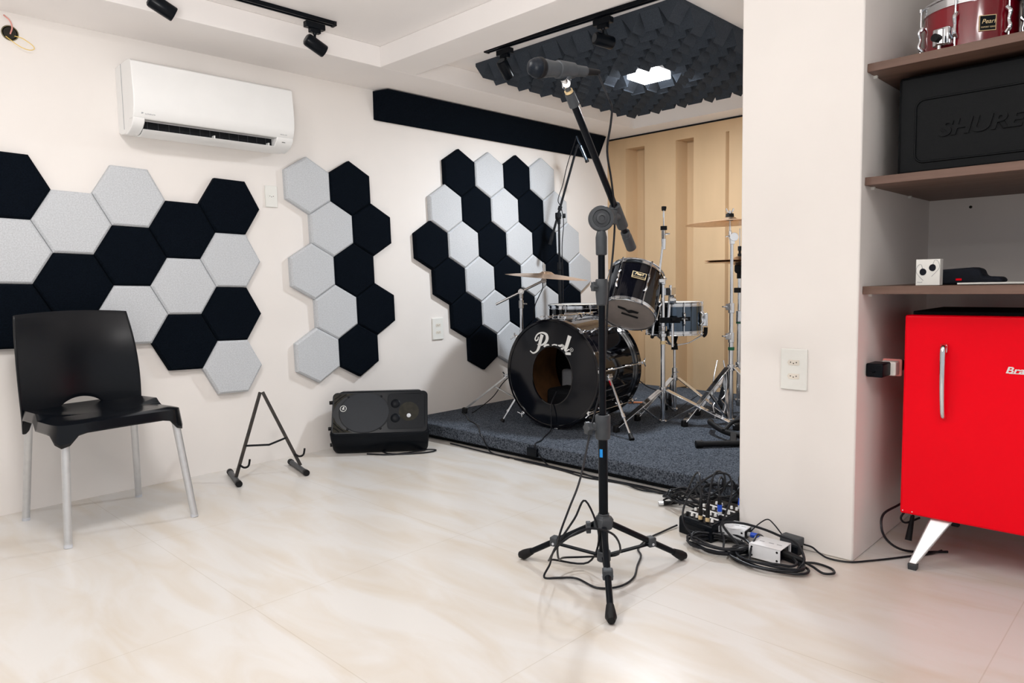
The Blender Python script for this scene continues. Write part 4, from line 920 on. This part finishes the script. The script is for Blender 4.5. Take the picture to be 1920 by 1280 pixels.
# long faces look toward the camera
t1, a1, b1, m1_ = di('direct_box', 'white metal direct box between mixer and pillar, the farther of the two', (2.585, -2.672, 0), (.10, -.99, 0), .105, .10, .050, .012)
t2, a2, b2, m2_ = di('direct_box', 'white metal direct box on the cable coil, the nearer of the two', (2.482, -2.858, 0), (.02, -1, 0), .118, .10, .052, .012)
e = V((2.482, -2.858, .040))+a2*.05
t = thing('plug_cable', 'thick black cable plug sticking out of the nearer white box', 'cable', e)
obj('plug_barrel', G().cyl(e, e+a2*.075-up*.012, .013, .010, 16), 'rubber', t)
q = e+a2*.075-up*.012
obj('cord', G().path([q-a2*.01, q+a2*.03-up*.012, (2.46, -3.06, .012), (2.49, -3.085, .010), (2.53, -3.06, .008), (2.54, -3.00, .008), (2.50, -2.95, .008)], .0045, 8), 'cable', t)
e = V((2.585, -2.672, .035))+a1*.048
t = thing('patch_cable', 'black cable with a blue sleeve plugged into the farther white box', 'cable', e, 'cables plugged into the mixer')
obj('metal_plug', G().cyl(e, e+a1*.014, .009, n=14), 'lgrey', t)
obj('blue_sleeve', G().cyl(e+a1*.012, e+a1*.046, .0105, n=14), 'blue', t)
q = e+a1*.046
obj('cord', G().path([q, q+a1*.02+V((-.01, 0, .004)), (2.50, -2.80, .075), (2.43, -2.81, .045), (2.40, -2.82, .012), (2.37, -2.84, .008)], .0042, 8), 'cable', t)
def coil(lab, c, rx, ry, n, z0, seed, r=.0047, rot=0, tail=None, hh=.006):
    rd = random.Random(seed); P = []
    for i in range(n*10):
        a = 2*PI*i/10; k_ = 1+rd.uniform(-.10, .10)+.10*math.sin(i*.37); ca, sa = rx*k_*math.cos(a), ry*k_*math.sin(a)
        P.append((c[0]+ca*math.cos(rot)-sa*math.sin(rot)+.008*math.sin(i*.21), c[1]+ca*math.sin(rot)+sa*math.cos(rot)+.008*math.cos(i*.3), z0+abs(rd.gauss(0, hh))+i*.0005))
    if tail: P += tail
    o = obj('coiled_cable', G().path(P, r, 8, 4), 'cable'); tag(o, lab, 'cable', 'coiled cables on the floor'); return o
coil('black cable coil on the floor in front of the mixer and white boxes', (2.448, -2.672, 0), .075, .110, 6, .008, 1)
coil('black cable coil under the nearer white box', (2.425, -2.872, 0), .070, .125, 5, .006, 2, hh=.003)
coil('black cable coil piled behind the mixer against the stage', (2.83, -2.33, 0), .075, .115, 7, .010, 3, hh=.022)
coil('loose black cable coil standing higher on the pile behind the mixer', (2.88, -2.44, 0), .08, .09, 3, .055, 4, hh=.03)
o = obj('arched_cable', G().path([(2.475, -2.60, .012), (2.47, -2.535, .03), (2.47, -2.50, .09), (2.53, -2.50, .17), (2.62, -2.55, .235), (2.66, -2.60, .235), (2.62, -2.635, .18), (2.55, -2.645, .11), (2.50, -2.65, .07), (2.47, -2.68, .04), (2.43, -2.70, .02)], .0042, 8), 'cable')
tag(o, 'black cable arching high over the front of the mixer', 'cable')
o = obj('coil_cable', G().path([(2.47, -2.74, .03), (2.50, -2.66, .085), (2.53, -2.72, .095), (2.55, -2.80, .085), (2.52, -2.88, .085), (2.50, -2.95, .08), (2.47, -2.99, .04), (2.44, -2.98, .012)], .0048, 8), 'cable')
tag(o, 'thick black cable looping over the nearer white box', 'cable')
# xlr plug lying on the floor
x0_ = V((2.755, -2.205, .012)); x1_ = V((2.80, -2.262, .016)); dx = (x1_-x0_).normalized()
t = thing('plug_end_cable', 'black cable end with a silver connector lying left of the cable pile', 'cable', x0_)
obj('connector_shell', G().cyl(x0_, x0_+dx*.022, .0105, n=18), 'chrome', t)
obj('connector_face', G().cyl(x0_-dx*.0005, x0_+dx*.001, .0085, n=16), 'hole', t)
obj('strain_relief', G().cyl(x0_+dx*.02, x0_+dx*.085, .0105, .007, 16), 'rubber', t)
obj('cord', G().path([x0_+dx*.08, x0_+dx*.12+V((0, 0, .004)), (2.87, -2.33, .02), (2.90, -2.38, .02)], .0045, 8), 'cable', t)
# power adapter against the pillar and its lead
t = thing('power_adapter', 'dark grey power adapter standing on the floor against the pillar base', 'power adapter', (2.60, -2.885, 0))
mmz = Matrix.Rotation(R(-8), 3, 'Z')
obj('body', G().box((2.606, -2.888, .050), (.042, .078, .030), mmz), 'grey', t, bev=.004)
obj('plug_block', G().box((2.60, -2.90, .018), (.040, .05, .036), mmz), 'black', t, bev=.003)
obj('cord', G().path([(2.605, -2.855, .055), (2.60, -2.82, .095), (2.61, -2.79, .105), (2.62, -2.755, .08), (2.60, -2.735, .055), (2.60, -2.728, .045)], .0025, 7), 'cable', t)
o = obj('adapter_lead', G().path([(2.612, -2.93, .040), (2.63, -2.955, .03), (2.635, -2.98, .012), (2.625, -3.02, .005), (2.640, -3.085, .005), (2.70, -3.135, .005), (2.78, -3.19, .005), (2.86, -3.24, .005), (2.91, -3.275, .005), (2.98, -3.30, .005)], .0035, 7), 'cable')
tag(o, 'thin black power cord running along the floor from the adapter to the refrigerator', 'cable')

# ------------------------------------------------------------------ cables around the stage
def cable(lab, P, r=.0038, nm='floor_cable', grp=None):
    o = obj(nm, G().path(P, r, 7), 'cable'); return tag(o, lab, 'cable', grp)
z = ZS+.004
cable('thin black cable crossing the stage carpet from the boom cymbal stand to the front edge', [(3.40, -.16, z), (3.371, -.175, z), (3.29, -.30, z), (3.206, -.417, z), (3.16, -.53, z), (3.07, -.66, z), (SX+.01, -.76, z), (SX-.006, -.80, ZS-.02), (SX-.006, -.84, .03), (SX-.02, -.90, .005), (2.935, -1.06, .005)])
cable('thin black cable running from the bass drum port hole to the stage edge', [bp(.0, -.12, -.06), bp(.0, -.192, .004), bp(.01, -.26, .02), bp(.015, -.33, .03), (3.28, -1.085, ZS+.01), (3.15, -1.15, z), (3.07, -1.20, z), (SX+.0, -1.235, z), (SX-.008, -1.25, ZS-.03), (SX-.008, -1.30, .03), (SX-.03, -1.38, .005), (2.935, -1.55, .005)])
t = thing('junction_plug', 'small black plug box fixed to the front edge of the stage', 'plug', (SX-.012, -1.215, .03))
obj('box_body', G().bx((SX-.022, -1.262, .035), (SX-.001, -1.185, .085)), 'black', t, bev=.004)
cable('black cable running along the floor under the stage edge, nearest the platform', [(SX-.012, -.50, .005), (SX-.03, -.9, .005), (SX-.02, -1.3, .005), (SX-.035, -1.7, .005), (SX-.02, -2.0, .005), (2.925, -2.22, .01)], .0045, grp='cables along the stage edge')
cable('black cable along the stage edge, bowing outward behind the front microphone stand', [(SX-.035, -1.1, .005), (2.930, -1.45, .005), (2.900, -1.66, .005), (2.925, -1.80, .005), (2.935, -1.93, .005), (2.920, -2.08, .005), (2.905, -2.25, .01)], .0045, grp='cables along the stage edge')
cable('black cable snaking past the pole of the front microphone stand to the cable pile', [(SX-.03, -1.6, .010), (2.915, -1.75, .006), (2.93, -1.87, .010), (2.895, -2.02, .006), (2.935, -2.2, .012)], .0040, grp='cables along the stage edge')
cable('thin black cable hanging from the boom cymbal to the floor tom', [(3.735, -.63, 1.03), (3.74, -.625, .99), (3.725, -.60, .93), (3.72, -.56, .84), (3.76, -.50, .60), (3.80, -.45, .3), (3.82, -.42, ZS+.01)], .0035)
cable('thin black cable behind the bass drum against the rear wall', [(4.9, -.50, .30), (4.98, -.55, .22), (5.05, -.62, .14), (5.10, -.68, z)], .0045)
cable('thin black cable along the leg of the boom cymbal stand', [(3.60, -.50, .42), (3.55, -.41, .33), (3.50, -.36, .235), (3.46, -.29, .165), (3.42, -.20, .10), (3.39, -.165, z)], .0035)
o = obj('drumstick', G().cyl((4.42, -.87, ZS+.012), (4.50, -.98, ZS+.012), .008, .006, 12), mat('orange_wood', (.55, .17, .05), .5, var=.1)); tag(o, 'short orange wooden stick on the carpet behind the bass drum', 'drumstick')

# ------------------------------------------------------------------ niche shelves
def shelf(z, lab):
    t = thing('wall_shelf', lab, 'shelf', (3.0, -4.0, z), 'brown shelves in the niche')
    obj('board', G().bx((2.695, -4.90, z-.028), (3.508, PY1-.001, z)), 'shelf', t, bev=.001)
    for x in (2.76, 3.20):
        obj('shelf_pin', G().bx((x, PY1-.012, z-.038), (x+.012, PY1-.0005, z-.028)), 'plate', t)
    return t
shelf(1.772, 'brown wooden shelf in the niche, the top one carrying the red drum')
shelf(1.384, 'brown wooden shelf in the niche, the middle one carrying the black case')
shelf(1.002, 'brown wooden shelf in the niche, the lowest one above the refrigerator')
obj_ = obj('screw_hole', G().cyl((3.5095, -3.245, 1.318), (3.508, -3.245, 1.318), .006, n=14), 'hole'); tag(obj_, 'small dark screw hole in the back of the niche', 'hole')
# black case with embossed lettering
t = thing('equipment_case', 'black moulded equipment case with embossed lettering on the middle shelf', 'case', (2.95, -3.5, 1.384))
obj('body', G().bx((2.79, -3.80, 1.388), (3.10, -3.165, 1.725)), 'case', t, bev=.012, seg=3)
obj('rear_half', G().bx((3.10, -3.79, 1.392), (3.30, -3.150, 1.705)), 'case', t, bev=.012, seg=3)
fr = []
for cy_, cz_, a0 in ((-3.77, 1.600, 180), (-3.77, 1.455, 270), (-3.245, 1.455, 0), (-3.245, 1.600, 90)):
    for i in range(7):
        an = R(a0-90*i/6) if False else R(a0)+R(90)*i/6
        fr.append((cy_, cz_, an))
P = []
for cy_, cz_, s1, s2 in ((-3.76, 1.61, -1, 1), (-3.76, 1.455, -1, -1), (-3.25, 1.455, 1, -1), (-3.25, 1.61, 1, 1)):
    for i in range(7):
        q_ = (i/6)*PI/2; q_ = q_ if (s1*s2 > 0) else PI/2-q_
        P.append((2.7885, cy_+s1*.028*math.cos(q_), cz_+s2*.028*math.sin(q_)))
# order the rounded frame counter clockwise
P = P[0:7][::-1]+P[7:14][::-1]+P[14:21][::-1]+P[21:28][::-1]
cy0 = sum(p[1] for p in P)/28; cz0 = sum(p[2] for p in P)/28
P.sort(key=lambda p: math.atan2((p[2]-cz0)/.11, (p[1]-cy0)/.28))
obj('embossed_frame', G().path(P, .0035, 6, 1, True), 'case', t)
text('embossed_lettering', 'SHURE', .068, 'case', t, (2.788, -3.292, 1.508), (0, -1, 0), (0, 0, 1), ext=.0035, shear=.22, bold=.0025, sx=1.15)
# red tom on the top shelf
rc_ = V((2.985, -3.335, 1.776))
t, x, y, a = drum('red_tom', 'wine red tom drum with chrome hoop on the top shelf', 'tom drum', rc_, (0, 0, 1), .150, .200, 'wine', 'chrome', 'head_w', 'head_c', 6, phase=.42, hooph=.030)
d = V((-1, .10, 0)).normalized(); tt = V((0, -1, 0)); d2 = V((math.cos(R(211)), math.sin(R(211)), 0)); t3 = V((d2.y, -d2.x, 0)); t3 = t3 if t3.y < 0 else -t3
mm = Matrix((t3, up, d2)).transposed()
b_ = obj('badge', G().box(Zv(rc_+d2*.145, 1.868), (.050, .050, .003), mm), 'gold', t, label='black and gold name badge')
obj('badge_field', G().box(Zv(rc_+d2*.1465, 1.868), (.046, .046, .002), mm), 'black', b_)
text('badge_text', 'Pearl', .020, 'gold', b_, Zv(rc_+d2*.1478-t3*.019, 1.866), t3, up, shear=.3)
text('badge_text', 'EXPORT SERIES', .0065, 'gold', b_, Zv(rc_+d2*.1478-t3*.020, 1.852), t3, up)
d2 = V((math.cos(R(162)), math.sin(R(162)), 0)); tn = V((-d2.y, d2.x, 0)); mm = Matrix((d2, tn, up)).transposed()
bk = obj('mount_bracket', G().box(Zv(rc_+d2*.160, 1.845), (.030, .055, .060), mm).cyl(Zv(rc_+d2*.172, 1.815), Zv(rc_+d2*.172, 1.87), .016, n=18), 'chrome', t, bev=.005)
obj('bracket_knob', G().cyl(Zv(rc_+d2*.182, 1.838), Zv(rc_+d2*.206, 1.838), .013, n=16), 'rubber', bk)
obj('leg_rod', G().cyl(Zv(rc_+d2*.178, 1.776), Zv(rc_+d2*.178, 1.82), .006, n=10), 'chrome', bk)
c2 = V((3.04, -3.685, 1.776))
t = thing('blue_black_drum', 'dark drum with white tension bracket next to the red tom, cut by the frame', 'tom drum', c2)
obj('shell', G().cyl(c2+up*.01, c2+up*.30, .185, n=48), 'gloss', t)
obj('top_hoop', G().lathe(c2+up*.30, up, [(.183, -.02), (.193, -.02), (.193, .004), (.183, .004)], 48, cap=False, closed=True), 'chrome', t)
for an in (128, 165, 205):
    d = V((math.cos(R(an)), math.sin(R(an)), 0))
    obj('lug', G().path([Zv(c2+d*.188, 1.78), Zv(c2+d*.205, 1.80), Zv(c2+d*.196, 1.86), Zv(c2+d*.205, 1.93), Zv(c2+d*.192, 2.07)], .010, 12), 'plate', t)
# small things on the lowest shelf
t = thing('earphone_box', 'small white earphone box standing on the lowest shelf', 'box', (2.775, -3.275, 1.002))
obj('carton', G().bx((2.762, -3.317, 1.003), (2.80, -3.243, 1.092)), 'plate', t, bev=.001)
for y_, z_, s in ((-3.264, 1.049, 1), (-3.295, 1.063, -1)):
    q = V((2.7615, y_, z_))
    obj('printed_earbud', G().prism([q+V((0, .0125*math.cos(a_)*(.75 if s*math.cos(a_) > 0 else .95), .012*math.sin(a_))) for a_ in [2*PI*i/18 for i in range(18)]], (-.0006, 0, 0)), 'navy', t)
    obj('printed_line', G().path([q+V((-.0004, 0, .012)), q+V((-.0004, .006*s, .026)), q+V((-.0004, .016*s, .020)), q+V((-.0004, .019*s, -.002)), q+V((-.0004, -.003*s, -.030))], .0006, 5), 'ink_g', t)
text('printed_text', 'Sound', .006, 'ink_g', t, (2.7618, -3.248, 1.012), (0, -1, 0), (0, 0, 1))
t = thing('black_pouch', 'black soft pouch with a red tag lying behind the earphone box', 'pouch', (2.98, -3.37, 1.002))
g = G(); g.prism([(2.90, y_, z_) for y_, z_ in ((-3.25, 1.003), (-3.25, 1.045), (-3.285, 1.056), (-3.385, 1.062), (-3.405, 1.056), (-3.415, 1.030), (-3.465, 1.028), (-3.475, 1.012), (-3.44, 1.003))], (.10, 0, 0))
obj('body', g, 'navy', t, bev=.010, seg=4)
obj('red_tag', G().bx((2.8985, -3.352, 1.017), (2.9005, -3.334, 1.024)), 'red', t)
o = obj('white_sheet', G().prism([(2.80, -3.36, 1.004), (3.02, -3.46, 1.004), (3.06, -3.62, 1.004), (2.90, -3.56, 1.004)], (0, 0, .006)), 'plate', bev=.001); tag(o, 'thin white sheet lying flat on the lowest shelf right of the pouch', 'paper')

# ------------------------------------------------------------------ red retro refrigerator
FX = 2.80
t = thing('refrigerator', 'bright red retro mini refrigerator on splayed legs in the niche', 'refrigerator', (3.05, -3.5, 0))
obj('cabinet', G().bx((FX+.052, -3.84, .178), (3.30, -3.206, .893)), 'red', t, bev=.012, seg=3)
dr = obj('door', G().bx((FX, -3.846, .174), (FX+.048, -3.202, .898)), 'red', t, bev=.008, seg=4)
obj('door_gasket', G().bx((FX+.047, -3.838, .182), (FX+.053, -3.21, .890)), 'rubber', t)
obj('top_board', G().bx((FX+.09, -3.85, .894), (3.30, -3.204, .908)), 'matte', t, bev=.003)
g = G().path([(FX-.002, -3.331, .792), (FX-.028, -3.331, .782), (FX-.033, -3.332, .70), (FX-.030, -3.333, .62), (FX-.020, -3.334, .555), (FX-.001, -3.335, .540)], lambda k: .0105-.0035*k, 14)
obj('door_handle', g, 'chrome', dr)
obj('handle_mount', G().box((FX-.010, -3.331, .785), (.022, .022, .030)), 'chrome', dr, bev=.004)
text('lettering', 'Brastemp', .030, 'ink_w', dr, (FX-.0012, -3.507, .712), (0, -1, 0), (0, 0, 1), ext=.0012, shear=.25, bold=.0006, sx=1.25)
obj('lettering_underline', G().bx((FX-.0022, -3.68, .7105), (FX-.0005, -3.518, .713)), 'ink_w', dr)
for y_ in (-3.212, -3.243): obj('bottom_screw', G().cyl((FX-.001, y_, .186), (FX+.001, y_, .186), .002, n=10), 'ink_w', dr)
for tx, ty, fx_, fy_ in ((2.86, -3.335, 2.735, -3.268), (2.86, -3.72, 2.735, -3.79), (3.24, -3.335, 3.33, -3.268), (3.24, -3.72, 3.33, -3.79)):
    def sq(cx_, cy_, z_, h): return [(cx_-h, cy_-h, z_), (cx_+h, cy_-h, z_), (cx_+h, cy_+h, z_), (cx_-h, cy_+h, z_)]
    l = obj('leg', G().ring([sq(tx, ty, .18, .036), sq(fx_, fy_, .022, .014)]), 'alu', t, bev=.005)
    obj('leg_tip', G().ring([sq(fx_+(tx-fx_)*.0, fy_, .022, .0145), sq(fx_, fy_, 0, .0135)]), 'grey', l, bev=.002)
# plug adapter on the niche side wall
t = thing('plug_adapter', 'black travel plug with a white and pink adapter in the niche side wall', 'plug', (2.80, -3.11, .70))
obj('black_adapter', G().bx((2.745, -3.150, .672), (2.835, -3.092, .722)), 'black', t, bev=.005)
obj('prong', G().bx((2.715, -3.125, .69), (2.745, -3.118, .694)), 'black', t)
obj('white_adapter', G().bx((2.835, -3.166, .670), (2.885, -3.110, .722)), 'plate', t, bev=.006, seg=3)
obj('pink_face', G().bx((2.884, -3.172, .664), (2.897, -3.105, .728)), mat('pink_plastic', (.80, .30, .27), .5, var=.05), t, bev=.005)
obj('rear_plug', G().bx((2.897, -3.160, .678), (2.975, -3.110, .718)), 'black', t, bev=.006)
obj('cord', G().path([(2.97, -3.135, .70), (3.02, -3.15, .69), (3.04, -3.16, .62), (3.02, -3.17, .5), (3.0, -3.17, .3), (3.0, -3.16, .17), (2.93, -3.165, .166), (2.80, -3.15, .160), (2.755, -3.155, .125), (2.76, -3.17, .08), (2.83, -3.19, .03), (2.90, -3.23, .005), (2.98, -3.32, .005)], .0045, 8), 'cable', t)
t = thing('loose_plug', 'black cord with a plug hanging in a small loop behind the refrigerator leg', 'cable', (2.92, -3.18, .02))
obj('cord', G().path([(3.04, -3.24, .17), (2.96, -3.20, .155), (2.91, -3.185, .14), (2.90, -3.18, .12), (2.93, -3.19, .10), (2.99, -3.22, .11)], .004, 8), 'cable', t)
obj('plug', G().cyl((2.955, -3.205, .125), (2.925, -3.20, .035), .007, .012, 14).cyl((2.98, -3.21, .165), (2.955, -3.205, .12), .004, n=10), 'rubber', t)
